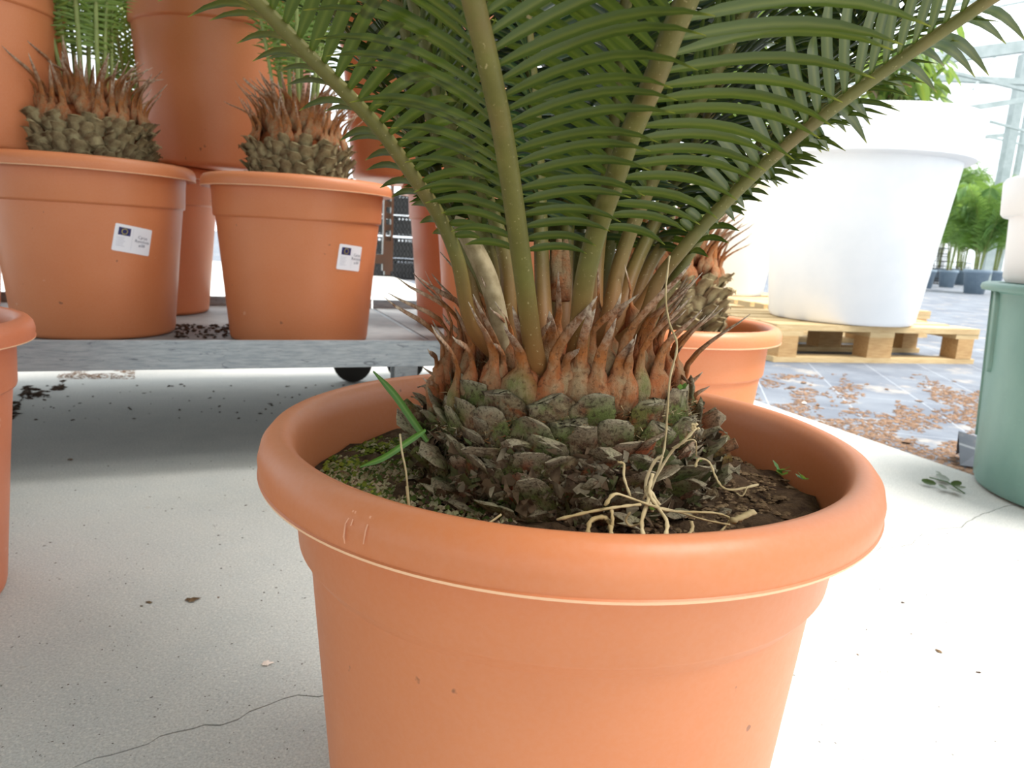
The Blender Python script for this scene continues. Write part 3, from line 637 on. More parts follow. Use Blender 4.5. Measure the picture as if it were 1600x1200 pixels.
# tiny weed seedlings on the soil
def seedling(parent, p, sz, seed, mat=PALM, name='seedling', num=5):
    rr = random.Random(seed); g = MB()
    for i in range(num):
        a = rr.uniform(0, 6.28); d = Vector((cos(a), sin(a), rr.uniform(.3, 1.2))).normalized(); T = d; S = d.cross(Vector((0, 0, 1))).normalized(); q = p + Vector((0, 0, .001))
        g.add([q, q + d * sz * .5 + S * sz * .28, q + d * sz, q + d * sz * .5 - S * sz * .28], [(0, 1, 2, 3)], 0, mid=[0] * 4, tip=[0] * 4)
    return build(g, name, mat, parent)
for x, y, Y, s_ in ((1219, 738, .455, .009), (1222, 745, .45, .008), (1018, 800, .345, .005), (1062, 612, .385, .006), (1092, 725, .40, .004), (1256, 752, .44, .007)):
    seedling(main, M_(at(x, y, Y)), s_, int(x))

# ================================================================== TROLLEY BENCH
SHZ = H - .24                                             # deck height .225
A_ = on(40, 533, H - .212); B_ = on(670, 533, H - .212)
dirr = (B_ - A_); dirr.z = 0; dirr.normalize(); nb = Vector((-dirr.y, dirr.x, 0))          # nb points back
ang = atan2(dirr.y, dirr.x); DB = .92; U_END = (B_ - A_).length + .047
def trolley(P0, LB, label, casx, DB=.92):
    bench = tag(empty('trolley', (P0.x, P0.y, 0), ang), label, 'trolley')
    mb = MB(); mb.box((LB / 2, 0, SHZ + .002), (LB, .003, .052)); mb.box((LB / 2, .010, SHZ - .0235), (LB, .020, .003)); mb.box((LB / 2, .004, SHZ + .0275), (LB, .010, .0025)); build(mb, 'front_rail', GALV, bench)
    mb = MB(); mb.box((LB / 2, DB, SHZ + .002), (LB, .003, .052)); mb.box((LB / 2, DB - .01, SHZ + .0275), (LB, .02, .0025)); build(mb, 'back_rail', GALV, bench)
    for x in (0, LB):
        mb = MB(); mb.box((x, DB / 2, SHZ - .012), (.003, DB, .022)); build(mb, 'end_rail', GALV, bench)
    mb = MB(); mb.box((LB / 2, DB / 2, SHZ - .009), (LB - .01, DB - .01, .018)); build(mb, 'deck', DECK, bench)
    for x in casx:
        for y in (.10, DB - .10):
            g = MB(); g.box((x, y, SHZ - .028), (.09, .08, .016)); g.box((x, y - .022, SHZ - .075), (.05, .004, .09)); g.box((x, y + .022, SHZ - .075), (.05, .004, .09)); cb = build(g, 'caster', GALV, bench)
            g = MB(); n = 24; pr = [(.01, -.016), (.056, -.016), (.06, -.012), (.06, .012), (.056, .016), (.01, .016)]
            vs = [(x + r * cos(2 * pi * k / n), y + z, .06 + r * sin(2 * pi * k / n)) for r, z in pr for k in range(n)]
            g.add(vs, [(i * n + k, i * n + (k + 1) % n, (i + 1) * n + (k + 1) % n, (i + 1) * n + k) for i in range(5) for k in range(n)] + [tuple(range(n - 1, -1, -1)), tuple(5 * n + k for k in range(n))]); build(g, 'wheel', RUB, cb, True)
    return bench
bench = trolley(A_ - dirr * .9, .9 + U_END, 'low galvanised steel trolley carrying the two labelled pots', (.12, .9 + U_END - .075))
trolley(A_ + dirr * (U_END + .005) - nb * .1, .68, 'second galvanised trolley, hidden behind the trunk of the foreground cycad', (.09, .59), 1.02)
# slotted upright with its hooked foot, behind the second pot
def bl(v): 
    q = Vector(v) - bench.location; return Vector((q.x * cos(ang) + q.y * sin(ang), -q.x * sin(ang) + q.y * cos(ang), q.z))
yu = 2.16; pt = at(605, 405, yu)
g = MB(); q = bl(pt); zt = at(605, 285, yu).z
for k in (-1, 1): g.box((q.x + k * .011, q.y, (q.z + zt) / 2 + .03), (.006, .022, zt - q.z))
z = q.z + .06
while z < zt: g.box((q.x, q.y + .004, z), (.018, .004, .018)); z += .034
g.box((q.x, q.y, q.z + .01), (.030, .024, .09)); g.box((q.x, q.y, q.z - .032), (.018, .02, .03)); g.box((q.x - .14, q.y, q.z + .0), (.26, .022, .028)); g.box((q.x - .27, q.y, (SHZ + q.z) / 2), (.03, .022, q.z - SHZ + .03))
build(g, 'upright', STEEL, bench)

# ---------------- generic back cycads
class Lib: pass
def make_lib(seed):
    r = random.Random(seed); L = Lib(); L.sp = []; L.st = []
    for i in range(6): L.sp.append(sp_spike(Vector((0, 0, 0)), Vector((1, 0, .15)).normalized(), Vector((r.uniform(.015, .05), r.uniform(-.01, .01), r.uniform(.045, .075))), .010, .026, r, r.random() * .6).mesh('cataphyll', HUSK, True))
    for i in range(6): L.st.append(stub_geo(Vector((0, 0, 0)), Vector((1, 0, .05)).normalized(), .013, .026, r.choice([.005, .01, .016]), r, r.random()).mesh('leaf_base', HLOW2, False))
    return L
LIB = make_lib(3)
def back_cycad(loc, label, seed, scale=1.0, group=None, nf=12, lean=(.05, .35), R=.078, nsp=54, Lf=.62, pot_s=1.0, lsc=1.0, front_spikes=True, azs=None, ch=.0):
    r = random.Random(seed); root = tag(empty('potted_cycad', loc), label, 'potted plant', group)
    link('pot', potmesh(.058, pot_s, TC), root); zs = .305 * pot_s
    build(soilmesh(.170 * pot_s, .012, seed, 40, 10, .005), 'soil', SOIL, root, True, (0, 0, zs))
    litter(root, (0, 0), .16 * pot_s, .07, zs, 260, CRUMB, 'soil_crumbs', (.0015, .004), rnd=r, hz=.012)
    litter(root, (0, 0), .165 * pot_s, .10, zs, 260, MOSS, 'moss', (.0015, .004), (-1.2, .9), rnd=r, hz=.012)
    hh = .115 + ch; mb = MB(); n, m = 28, 12; vs = []; sa = []
    kt = .45 + ch * 3
    def rad(t): return R * (1.0 if t < kt else 1 - .55 * ((t - kt) / (1 - kt)) ** 1.5)
    for j in range(m + 1):
        t = j / m
        for i in range(n):
            a = 2 * pi * i / n; rr = rad(t) * (1 + .06 * noise.noise(Vector((cos(a) * 5 + seed, sin(a) * 5, t * 6)))); vs.append((rr * cos(a), rr * sin(a), zs - .01 + hh * t)); sa.append(t)
    mb.add(vs, [(j * n + i, j * n + (i + 1) % n, (j + 1) * n + (i + 1) % n, (j + 1) * n + i) for j in range(m) for i in range(n)] + [tuple(m * n + i for i in range(n))], 0, s=sa)
    ca = build(mb, 'caudex', WOOL, root, True)
    rows = 5 + int(ch / .014); tmax = min(.72, .5 + ch * 2)
    for row in range(rows):
        for i in range(20):
            a = 2 * pi * (i + .5 * (row % 2)) / 18 + r.uniform(-.08, .08); t = (.08 + tmax * row / rows); rr = rad(t)
            link('leaf_base', r.choice(LIB.st), ca, M=Matrix.Translation((rr * cos(a), rr * sin(a), zs + hh * t - .005)) @ Matrix.Rotation(a, 4, 'Z') @ Matrix.Scale(r.uniform(.9, 1.25), 4))
    for k in range(nsp):
        row = k % 4; a = 2 * pi * k / nsp * 4.0 + row * .4 + r.uniform(-.1, .1); t = tmax + .06 + (.9 - tmax) * .36 * row; rr = rad(t)
        link('cataphyll', r.choice(LIB.sp), ca, M=Matrix.Translation((rr * cos(a), rr * sin(a), zs + hh * t)) @ Matrix.Rotation(a, 4, 'Z') @ Matrix.Rotation(-r.uniform(-.1, .35) + .12 * row, 4, 'Y') @ Matrix.Scale(r.uniform(1.0, 1.5), 4))
    recs = []
    def lf(s, u): return (.012 + min(1, max(0, s - .08) / .12) * .10) * (1 if u < .75 else 1 - .7 * (u - .75) / .25)
    for k in range(nf):
        a = azs[k] if azs else 2 * pi * k / nf + r.uniform(-.2, .2); ln = r.uniform(*lean); dd = Vector((cos(a) * ln, sin(a) * ln, 1)).normalized(); r1 = R * r.uniform(.25, .55)
        p0 = Vector((r1 * cos(a), r1 * sin(a), zs + hh - .015)); o_ = Vector((cos(a), sin(a), 0))
        pts = [p0, p0 + dd * .12, p0 + dd * .26 + o_ * .01, p0 + dd * .42 + o_ * .05]
        fr, rc = frond(root, pts, Lf, .0052, Vector((0, 0, 0)), RACH2, LEAF2, .10, .010, lsc, .0026, r, lenf=lf, seg=4); recs += rc
    join_leaflets(recs, LEAF2); return root
def brad(z):
    for (a, ra), (b, rb_) in (((.010, .1485), (.165, .1625)), ((.165, .1625), (.2575, .1715))):
        if z <= b: return ra + (rb_ - ra) * (z - a) / (b - a)
    return .172
def sticker(root, px, py, tilt, wd=.074, ht=.053, s=1.0):
    """wraps a printed label onto the pot body at the pixel"""
    me = [c for c in root.children if c.name.startswith('pot')][0]; d = ray(px, py); best = None
    for k in range(3000):
        Y = root.location.y - .25 + k * .0001; P = Vector((d.x * Y, Y, d.z * Y + H)) - root.location
        rb = brad(P.z / s)
        if hypot(P.x, P.y) < rb * s: best = P; break
    if best is None: return
    a0 = atan2(best.y, best.x); zc = best.z
    def W(u, v, o):
        uu = u * cos(tilt) - v * sin(tilt); vv = u * sin(tilt) + v * cos(tilt); z = zc + vv; rb = brad(z / s) * s + .0006 + o; a = a0 + uu / rb
        return Vector((rb * cos(a), rb * sin(a), z))
    g = MB()
    def grid(x0, x1, y0, y1, o, mi, nx=8, cr=0):
        vs = []; 
        for j in range(3):
            for i in range(nx + 1):
                u = x0 + (x1 - x0) * i / nx; v = y0 + (y1 - y0) * j / 2
                vs.append(W(u, v, o))
        g.add(vs, [(j * (nx + 1) + i, j * (nx + 1) + i + 1, (j + 1) * (nx + 1) + i + 1, (j + 1) * (nx + 1) + i) for j in range(2) for i in range(nx)], mi)
    h = ht / 2; q = wd / 2; c = .0025
    nx = 10; vs = []; cols = [-q, -q + c * .3, -q + c] + [-q + c + (wd - 2 * c) * i / nx for i in range(1, nx)] + [q - c, q - c * .3, q]
    for u in cols:
        e = abs(u) - (q - c); inset = c - sqrt(max(0, c * c - max(0, e) ** 2)); vs += [W(u, -h + inset, 0), W(u, h - inset, 0)]
    g.add(vs, [(2 * i, 2 * i + 2, 2 * i + 3, 2 * i + 1) for i in range(len(cols) - 1)], 0)
    grid(-q + .007, -q + .030, h - .021, h - .006, .0003, 1, 4)
    fc = (-q + .0185, h - .0135)
    for k in range(12):
        cx, cy = fc[0] + .0052 * cos(k * pi / 6), fc[1] + .0052 * sin(k * pi / 6)
        vs = [W(cx + rr * cos(j * pi / 5 + pi / 2), cy + rr * sin(j * pi / 5 + pi / 2), .0005) for j in range(10) for rr in [(.0012 if j % 2 == 0 else .0006)]]; g.add(vs, [tuple(range(10))], 2)
    rr = random.Random(4)
    for k in range(6): grid(-q + .006, -q + .006 + rr.uniform(.012, .022), h - .0265 - k * .0032, h - .0258 - k * .0032, .0003, 4, 2)
    grid(.0345 - q, .0349 - q, -h + .005, h - .005, .0003, 4, 1)
    for txt, cy, sz in (('Cycas', .0045, .0085), ('Revoluta', -.0035, .0085), ('\u00f838', -.0115, .0085)):
        cu = bpy.data.curves.new('t', 'FONT'); cu.body = txt; cu.size = sz; cu.align_x = 'CENTER'; cu.resolution_u = 2
        to = bpy.data.objects.new('t', cu); C.objects.link(to); bpy.context.view_layer.update()
        tm = to.to_mesh(); cxx = .0185; g.add([W(v.co.x + cxx, v.co.y + cy, .0004) for v in tm.vertices], [tuple(p.vertices) for p in tm.polygons], 3); to.to_mesh_clear(); bpy.data.objects.remove(to); bpy.data.curves.remove(cu)
    o = build(g, 'sticker', [PAPER, NAVY, STAR, INK, INKL], me); o['label'] = 'white printed plant label with small blue flag'
p1 = back_cycad((-.909, 1.5213, SHZ), 'potted cycad with a white label on the trolley, leftmost of the lower pots', 31, nf=11, lean=(.02, .2), R=.11, nsp=110, ch=.06, pot_s=1.03)
p2 = back_cycad((-.4868, 1.5853, SHZ), 'potted cycad with a white label on the trolley, right of the leftmost labelled one', 32, nf=10, lean=(.02, .22), R=.092, nsp=110, ch=.055)
sticker(p1, 208, 375, math.radians(-9), s=1.03); sticker(p2, 547, 403, math.radians(-5), .062, .052)
def top_pot(loc, label, s=1.0, group=None, plant=False, seed=1):
    root = tag(empty('terracotta_pot', loc), label, 'plant pot', group); link('pot', potmesh(.058, s, TC), root)
    build(soilmesh(.170 * s, .012, seed, 40, 8, .005), 'soil', SOIL, root, True, (0, 0, .305 * s)); return root
# back row (slightly larger pots)
def edge_x(px, py, Y, r): return at(px, py, Y).x - r
S2 = 1.10
x3 = edge_x(329, 330, 1.93, .172 * S2)
p3 = back_cycad((x3, 1.93, SHZ), 'terracotta pot with a cycad in shade, in the back row between the two labelled pots', 33, pot_s=S2, nf=8, lean=(.05, .3), R=.085)
p4 = back_cycad((at(641, 330, 2.04).x + .176 * S2, 2.04, SHZ), 'shaded terracotta pot at the back of the trolley, just right of the steel upright', 34, pot_s=S2, nf=8, lean=(.05, .3), R=.08)
p5 = top_pot((at(668, 310, 1.6).x + .198, 1.60, SHZ), 'terracotta pot on the trolley partly hidden by the front cycad stalks', 1.0, seed=5)
p7 = back_cycad((x3 - dirr.x * .5, 1.93 - dirr.y * .5, SHZ), 'potted cycad in the back row behind the leftmost labelled pot', 35, pot_s=S2, nf=10, lean=(.05, .3), R=.085)
RIM1 = SHZ + .345 * 1.03; RIM2 = SHZ + .345 * S2
u1 = top_pot((at(73, 232, 1.45).x - .152, 1.45, RIM1), 'terracotta pot stacked on the rim of the leftmost labelled pot', 1.0, seed=6)
u2 = top_pot((at(357, 265, 1.97).x, 1.97, RIM2), 'big terracotta pot stacked on the back row, between the two cycads with labels', 1.28, seed=7)
u3 = top_pot((at(662, 275, 1.99).x, 1.99, RIM2), 'big terracotta pot stacked in the back row right of the second labelled cycad', 1.28, seed=8)
# right mid pot
p6 = back_cycad((.270, 1.27, 0), 'potted cycad on the slab behind the right side of the big foreground pot', 36, nf=10, lean=(.1, .5), R=.085, nsp=110, ch=.06)
# left near pot
l0 = tag(empty('terracotta_pot', (at(53, 545, .75).x - .238, .75, 0)), 'terracotta pot with a chipped rim at the left edge on the concrete', 'plant pot'); link('pot', potmesh(.058, 1.0, TCs), l0)
build(soilmesh(.170, .012, 9, 40, 8, .005), 'soil', SOIL, l0, True, (0, 0, .305))

# ================================================================== GREEN CONTAINER AND WHITE PLANTERS
def round_thing(name, loc, prof, mat, label, cat, partname='body', n=96):
    root = tag(empty(name, loc), label, cat); g = MB(); m = len(prof)
    vs = [(r * cos(2 * pi * k / n), r * sin(2 * pi * k / n), z) for r, z in prof for k in range(n)]
    g.add(vs, [(i * n + k, i * n + (k + 1) % n, (i + 1) * n + (k + 1) % n, (i + 1) * n + k) for i in range(m - 1) for k in range(n)] + [tuple(range(n - 1, -1, -1)), tuple((m - 1) * n + k for k in range(n))])
    me = g.mesh(partname, mat, True); me.set_sharp_from_angle(angle=math.radians(45)); link(partname, me, root); return root
GC = Vector((1.254, 1.40, 0))
gr = round_thing('plastic_tub', GC, [(.225, 0), (.238, .006), (.243, .02), (.268, .415), (.272, .418), (.290, .420), (.293, .426), (.291, .433), (.283, .437), (.262, .436), (.258, .42), (.24, .02)], GREEN, 'tall sea-green plastic tub with a rolled rim at the right edge', 'tub')
def gside(px, z0, z1, wd, mat, name, th=.006):
    P = at(px, 500, 1.25); 
    a = None
    for k in range(2000):
        Y = .9 + k * .0005; d = ray(px, 520); q = Vector((d.x * Y, Y, 0)) - GC
        if hypot(q.x, q.y) < .262: a = atan2(q.y, q.x); break
    if a is None: a = pi * 1.02
    g = MB(); vs = []; nz = 8
    for j in range(nz + 1):
        z = z0 + (z1 - z0) * j / nz; r = .243 + (z - .02) / .395 * .025; e = min(1, min(j, nz - j) * .9 + .25); hw = wd / 2 / r * (1 if 0 < j < nz else .6)
        for aa, ro in ((-hw, -.002), (-hw * .7, th), (hw * .7, th), (hw, -.002)): vs.append(((r + ro) * cos(a + aa), (r + ro) * sin(a + aa), z))
    g.add(vs, [(j * 4 + i, j * 4 + i + 1, (j + 1) * 4 + i + 1, (j + 1) * 4 + i) for j in range(nz) for i in range(3)] + [(3, 2, 1, 0), (nz * 4, nz * 4 + 1, nz * 4 + 2, nz * 4 + 3)]); return build(g, name, mat, gr, True)
gside(1554, .25, .418, .022, GREEN, 'rib'); gside(1545, .10, .418, .006, GREEN, 'rib', .004)
w3 = round_thing('white_planter', GC + Vector((-.004, .02, .437)), [(.20, 0), (.236, .001), (.242, .012), (.250, .135), (.262, .136), (.267, .142), (.272, .205), (.268, .212), (.255, .212), (.250, .20), (.24, .05)], WHITE, 'white planter standing on the green tub', 'planter')
PT = .18                                                  # pallet height
wc = at(1313, 480, 3.72); w1 = round_thing('white_planter', (wc.x, 3.72, PT), [(.30, 0), (.338, .002), (.352, .02), (.445, .78), (.485, .783), (.497, .792), (.512, .975), (.504, .99), (.47, .99), (.45, .96), (.43, .8), (.38, .5)], WHITE, 'very large white planter standing on the front pallet', 'planter')
wc2 = at(1118, 452, 5.6); w2 = round_thing('white_planter', (wc2.x, 5.6, PT), [(.30, 0), (.338, .002), (.352, .02), (.445, .78), (.485, .783), (.497, .792), (.512, .975), (.504, .99), (.47, .99), (.45, .96), (.43, .8), (.38, .5)], WHITE, 'white planter farther back, left of the very large one', 'planter')
# shrub growing in the big planter
g = soilmesh(.46, .02, 4, 40, 8, .01); build(g, 'soil', SOIL, w1, True, (0, 0, .95))
rw = random.Random(44); tw = []
basep = Vector((.1, 0, .95))
for k, (tx, ty) in enumerate(((1395, 60), (1440, 95), (1470, 40), (1410, 130), (1505, 25), (1370, 100), (1430, 20), (1385, 170), (1460, 140))):
    tgt = at(tx, ty, 3.7 + rw.uniform(-.3, .3)) - w1.location; midp = basep.lerp(tgt, .5) + Vector((rw.uniform(-.05, .05), 0, .12))
    P = smooth_pts([basep + Vector((rw.uniform(-.1, .1), rw.uniform(-.1, .1), 0)), midp, tgt], 5); gg = MB(); gg.tube(P, [.010 * (1 - .07 * i) for i in range(len(P))], 6); br = build(gg, 'branch', RACH2, w1, True)
    for j in range(22):
        t = rw.uniform(.35, 1); p = P[int(t * (len(P) - 1))] + Vector((rw.uniform(-.11, .11), rw.uniform(-.12, .12), rw.uniform(-.13, .1))); a = rw.uniform(0, 6.28); d = Vector((cos(a), sin(a), rw.uniform(-1.2, .3))).normalized(); T = Vector((0, 0, 1)); S = d.cross(T).normalized(); L = rw.uniform(.08, .17); wl = L * .2
        vs = []; mi_ = []; tp = []; d2 = d.copy(); q = p.copy()
        for i in range(6):
            tt = i / 5; ww = wl * sin(pi * min(1, tt * .93 + .04)) + .0006; vs += [q - S * ww, q - Vector((0, 0, ww * .25)), q + S * ww]; mi_ += [0, 1, 0]; tp += [0] * 3; d2 = (d2 + Vector((0, 0, -.13))).normalized(); q = q + d2 * L / 5
        gg = MB(); gg.add(vs, [f_ for i in range(5) for f_ in ((i * 3, i * 3 + 1, i * 3 + 4, i * 3 + 3), (i * 3 + 1, i * 3 + 2, i * 3 + 5, i * 3 + 4))], 0, mid=mi_, tip=tp)
        build(gg, 'leaf', BROWNL if (k in (5, 7) and rw.random() < .5) else BROAD, br, True)

# ================================================================== PALLETS
def pallet(loc, rz, label, group=None):
    root = tag(empty('pallet', loc, rz), label, 'pallet', group); rp = random.Random(int(loc[0] * 100) + int(loc[1] * 37))
    def board(name, c, sz, mat=WOOD):
        g = MB(); g.box((0, 0, 0), (sz[0] * rp.uniform(.995, 1), sz[1], sz[2])); o = build(g, name, mat, root, False, c); o.rotation_euler = (rp.uniform(-.004, .004), rp.uniform(-.002, .002), rp.uniform(-.006, .006))
    for y in (.05, .4, .75): board('bottom_board', (.6, y, .0125), (1.2, .10, .025))
    for y in (.05, .4, .75):
        for x in (.05 + .025, .6, 1.2 - .075): board('block', (x, y, .076), (.145 if x == .6 else .10, .10, .102), WOODD)
    for x in (.075, .6, 1.125): board('cross_board', (x, .4, .1395), (.145, .8, .025))
    for y in (.0725, .235, .4, .565, .7275): board('deck_board', (.6, y, .166), (1.2, .145 if y in (.0725, .4, .7275) else .10, .028))
    return root
a = on(1207, 566); b = on(1540, 569); pd = (b - a).normalized(); rzp = atan2(pd.y, pd.x); zf = -.024
a = on(1207, 566, zf)
pallet((a.x, a.y, zf), rzp, 'wooden pallet under the very large white planter, nearest of the pallets')
def rel(u, v): return (a.x + pd.x * u - pd.y * v, a.y + pd.y * u + pd.x * v, zf)
pallet(rel(-.75, .95), rzp, 'wooden pallet just behind the nearest one, reaching left behind the terracotta pot')
pallet(rel(.75, 1.0), rzp + .03, 'wooden pallet behind the nearest one, between the white planter and the green tub')
pallet(rel(-1.2, 1.95), rzp, 'wooden pallet in the far row at left, under the farther white planter'); pallet(rel(.4, 2.1), rzp - .04, 'wooden pallet in the far row, seen right of the very large white planter')
w1.location.z = PT - .021; w2.location.z = PT - .021

# ================================================================== FAR NURSERY
def far_palm(loc, label, seed, s=1.0, nf=14, hgt=.9, pr=.16):
    r = random.Random(seed); root = tag(empty('potted_palm', loc), label, 'potted plant')
    g = MB(); g.lathe([(.105 * s, 0), (.135 * s, .24 * s), (.145 * s, .245 * s), (.15 * s, .29 * s), (.135 * s, .29 * s), (.12 * s, .24 * s)], 32); build(g, 'pot', BLUEG, root, True)
    g = soilmesh(.132 * s, .0, seed, 20, 4, .004); build(g, 'soil', SOIL, root, True, (0, 0, .265 * s))
    for k in range(nf):
        a = r.uniform(0, 6.28); ln = r.uniform(.1, .7); hh = hgt * r.uniform(.5, 1.05); o_ = Vector((cos(a), sin(a), 0)); p0 = Vector((cos(a) * .04, sin(a) * .04, .25 * s))
        P = smooth_pts([p0, p0 + Vector((0, 0, hh * .4)) + o_ * ln * .12, p0 + Vector((0, 0, hh * .8)) + o_ * ln * .4, p0 + Vector((0, 0, hh)) + o_ * ln * .8, p0 + Vector((0, 0, hh * .92)) + o_ * ln * 1.15], 5)
        g = MB(); g.tube(P, [.006 - .0002 * i for i in range(len(P))], 5); f_ = build(g, 'frond', RACH2, root, True)
        g = MB(); side = Vector((-sin(a), cos(a), 0)); n = len(P)
        for i in range(6, n):
            T = (P[i] - P[i - 1]).normalized()
            for sub in (0, .5):
                q = P[i - 1].lerp(P[i], sub)
                for sd in (-1, 1):
                    vs, fs, mid, tip = leaflet_geo(q, T, side, Vector((0, 0, 1)), r.uniform(.3, .5) * (1 - .5 * max(0, (i - n * .6) / n)), .9, .15, .011, .25, sd, .9, 4); g.add(vs, fs, 0, mid=mid, tip=tip)
        tag(build(g, 'leaflets', PALM, f_, True), kind='stuff')
    return root
def far_at(px, py): 
    p = on(px, py, -.024); return p
FP = [((1478, 449), 1.0, 'potted palm in a blue-grey pot right beside the edge of the very large white planter'), ((1521, 459), 1.15, 'potted palm in the nearest blue-grey pot, left of the green tub'),
      ((1499, 445), 1.0, 'potted palm in a blue-grey pot half hidden behind the nearest one'), ((1550, 449), 1.1, 'potted palm in a blue-grey pot just left of the white planter on the tub'),
      ((1443, 450), 1.0, 'potted palm mostly hidden behind the very large white planter'), ((1580, 448), 1.0, 'potted palm hidden behind the green tub')]
for i, ((x, y), s_, lb) in enumerate(FP):
    far_palm(far_at(x, y), lb, 50 + i, s_ * 1.35, 24, 2.3 if i != 1 else 1.5)
for i, (x, y) in enumerate(((1462, 440), (1492, 438), (1520, 437), (1550, 438), (1585, 436))):
    far_palm(far_at(x, y), ['tall potted palm in the back rank, leftmost behind the planter edge', 'tall potted palm in the back rank, second from the planter edge', 'tall potted palm in the back rank, behind the nearest blue-grey pot', 'tall potted palm in the back rank, behind the left rim of the tub planter', 'tall potted palm in the back rank at the right edge of the photo'][i], 70 + i, 1.4, 26, 3.2)
def crate(loc, rz, label, group, size=(.6, .4, .22), solid=False):
    root = tag(empty('plastic_crate', loc, rz), label, 'crate', group); X, Y_, Z = size; g = MB(); g.box((0, 0, .008), (X, Y_, .012)); 
    if solid: g.box((0, 0, Z * .45), (X * .96, Y_ * .94, Z * .7))
    for sx, sy, L, hor in ((0, -Y_ / 2, X, True), (0, Y_ / 2, X, True), (-X / 2, 0, Y_, False), (X / 2, 0, Y_, False)):
        for z in (.01, .075, .145, Z - .01): g.box((sx, sy, z), ((L, .008, .018) if hor else (.008, L, .018)))
        k = -L / 2
        while k <= L / 2 + .001:
            g.box((sx + (k if hor else 0), sy + (0 if hor else k), Z / 2), (.014 if hor else .008, .008 if hor else .014, Z)); k += L / 8
    build(g, 'body', BLACK, root); return root
for i, (px, Y, base) in enumerate(((1446, 19, 0), (1446, 19, 1), (1488, 22, 0), (1488, 22, 1), (1446, 19, 2))):
    p = at(px, 430, Y); crate((p.x, Y, -.024 + base * .32), .1, ['black crate in the bottom row beside the planter edge', 'black crate stacked second beside the planter edge', 'black crate at ground level behind the palm pots', 'black crate stacked second behind the palm pots', 'black crate on top of the stack behind the palm pots'][i], 'black crates among the far palms', (.75, .5, .3))
for i in range(12):
    px = 590 + (i % 3) * 47; lev = i // 3; Y = 8.2; p = at(px, 380, Y); crate((p.x, Y + .0, -.024 + lev * .24), 0, '%s black crate of the %s far stack behind the steel upright' % (['lowest', 'second lowest', 'third from the ground', 'topmost'][lev], ['left', 'middle', 'right'][i % 3]), 'black crates stacked beyond the trolley', (.32, .4, .22), True)
# greenhouse frame
def post(px, Y, r, label, h=5.2):
    p = at(px, 250, Y); x = p.x; g = MB(); g.box((0, 0, h / 2), (r, r, h)); g.box((0, 0, .01), (r * 2, r * 2, .02)); root = tag(empty('greenhouse_post', (x, Y, -.024)), label, 'post'); build(g, 'shaft', STEEL, root); return root
post(1572, 17, .20, 'pale steel greenhouse post rising behind the palms at the right'); post(1420, 17, .14, 'pale greenhouse post far back behind the shrub'); post(1592, 19, .12, 'pale greenhouse post far back at the right edge')
def beam(p, q, wd, label, mat=STEEL):
    g = MB(); P = Vector(p); Q = Vector(q); g.bar((0, 0, 0), Q - P, wd, wd); o = build(g, 'roof_beam', mat, None, False, P); tag(o, label, 'beam')
BM = [((1250, 120), (1620, 70), 10.5, .16, 'pale roof gutter beam meeting the top of the nearest greenhouse post'), ((1280, 205), (1640, 150), 14, .10, 'pale roof beam crossing the greenhouse post at half height'),
      ((1250, 55), (1640, 150), 12, .05, 'thin pale tie rod sloping down to the right, upper of the two thin rods'), ((1200, 95), (1640, 215), 13, .04, 'thin pale tie rod sloping down to the right, lower of the two thin rods'),
      ((1200, 110), (1640, 130), 15, .12, 'pale purlin crossing behind the shrub'), ((1290, 45), (1640, -20), 12, .05, 'thin roof bar at the top right corner'), ((1230, 240), (1640, 205), 20, .10, 'faint roof beam just above the palm tops'), ((1250, 150), (1640, 235), 18, .04, 'thin rod running just above the palm tops'), ((1300, 60), (1640, -5), 14, .035, 'thin wire under the top corner roof bar'), ((1520, 140), (1600, 20), 13, .03, 'thin diagonal brace beside the top of the nearest post')]
for (x0, y0), (x1, y1), Y, wd, lb in BM: beam(at(x0, y0, Y), at(x1, y1, Y * 1.05), wd, lb)

# ================================================================== SMALL THINGS ON THE GROUND
def scatter(region, num, size, mat, name, label, cat, z=0.0, flat=.5, seed=1, keep=None, long=1.0):
    r = random.Random(seed); g = MB(); k = 0; tries = 0
    while k < num and tries < num * 30:
        tries += 1; px = r.uniform(region[0], region[2]); py = r.uniform(region[1], region[3])
        if keep and not keep(px, py, r): continue
        p = on(px, py, z); s_ = r.uniform(*size) * p.y; g.blob((p.x, p.y, z + s_ * flat * .4), s_, sq=(long * r.uniform(.6, 1.2), r.uniform(.5, 1), flat), rnd=r); k += 1
    return tag(build(g, name, mat), label, cat, kind='stuff')
def nz(px, py, sc, off=0): return noise.noise(Vector((px / sc + off, py / (sc * .45), off)))
def right_fab(px, py):
    p = on(px, py, -.024); return p.x > slab_x(p.y) + .02
def kbark(px, py, r):
    if not right_fab(px, py): return False
    d = nz(px, py, 55, 3.3) + .5 * nz(px, py, 18, 1.3); w_ = .35 if 1290 < px and py > 655 else -.12
    if 610 < py < 650 and px > 1400: w_ = .3
    if px > 1440 and 650 < py < 700: w_ = .25
    if 662 < py < 690 and 1470 < px: w_ = -.3
    return d + w_ + r.uniform(-.25, .25) > .2
scatter((1180, 585, 1560, 770), 5200, (.0012, .0040), BARK, 'bark_litter', 'scattered reddish bark chips on the ground fabric beyond the slab edge', 'bark litter', -.024, .35, 3, kbark, 1.5)
rb = random.Random(77)
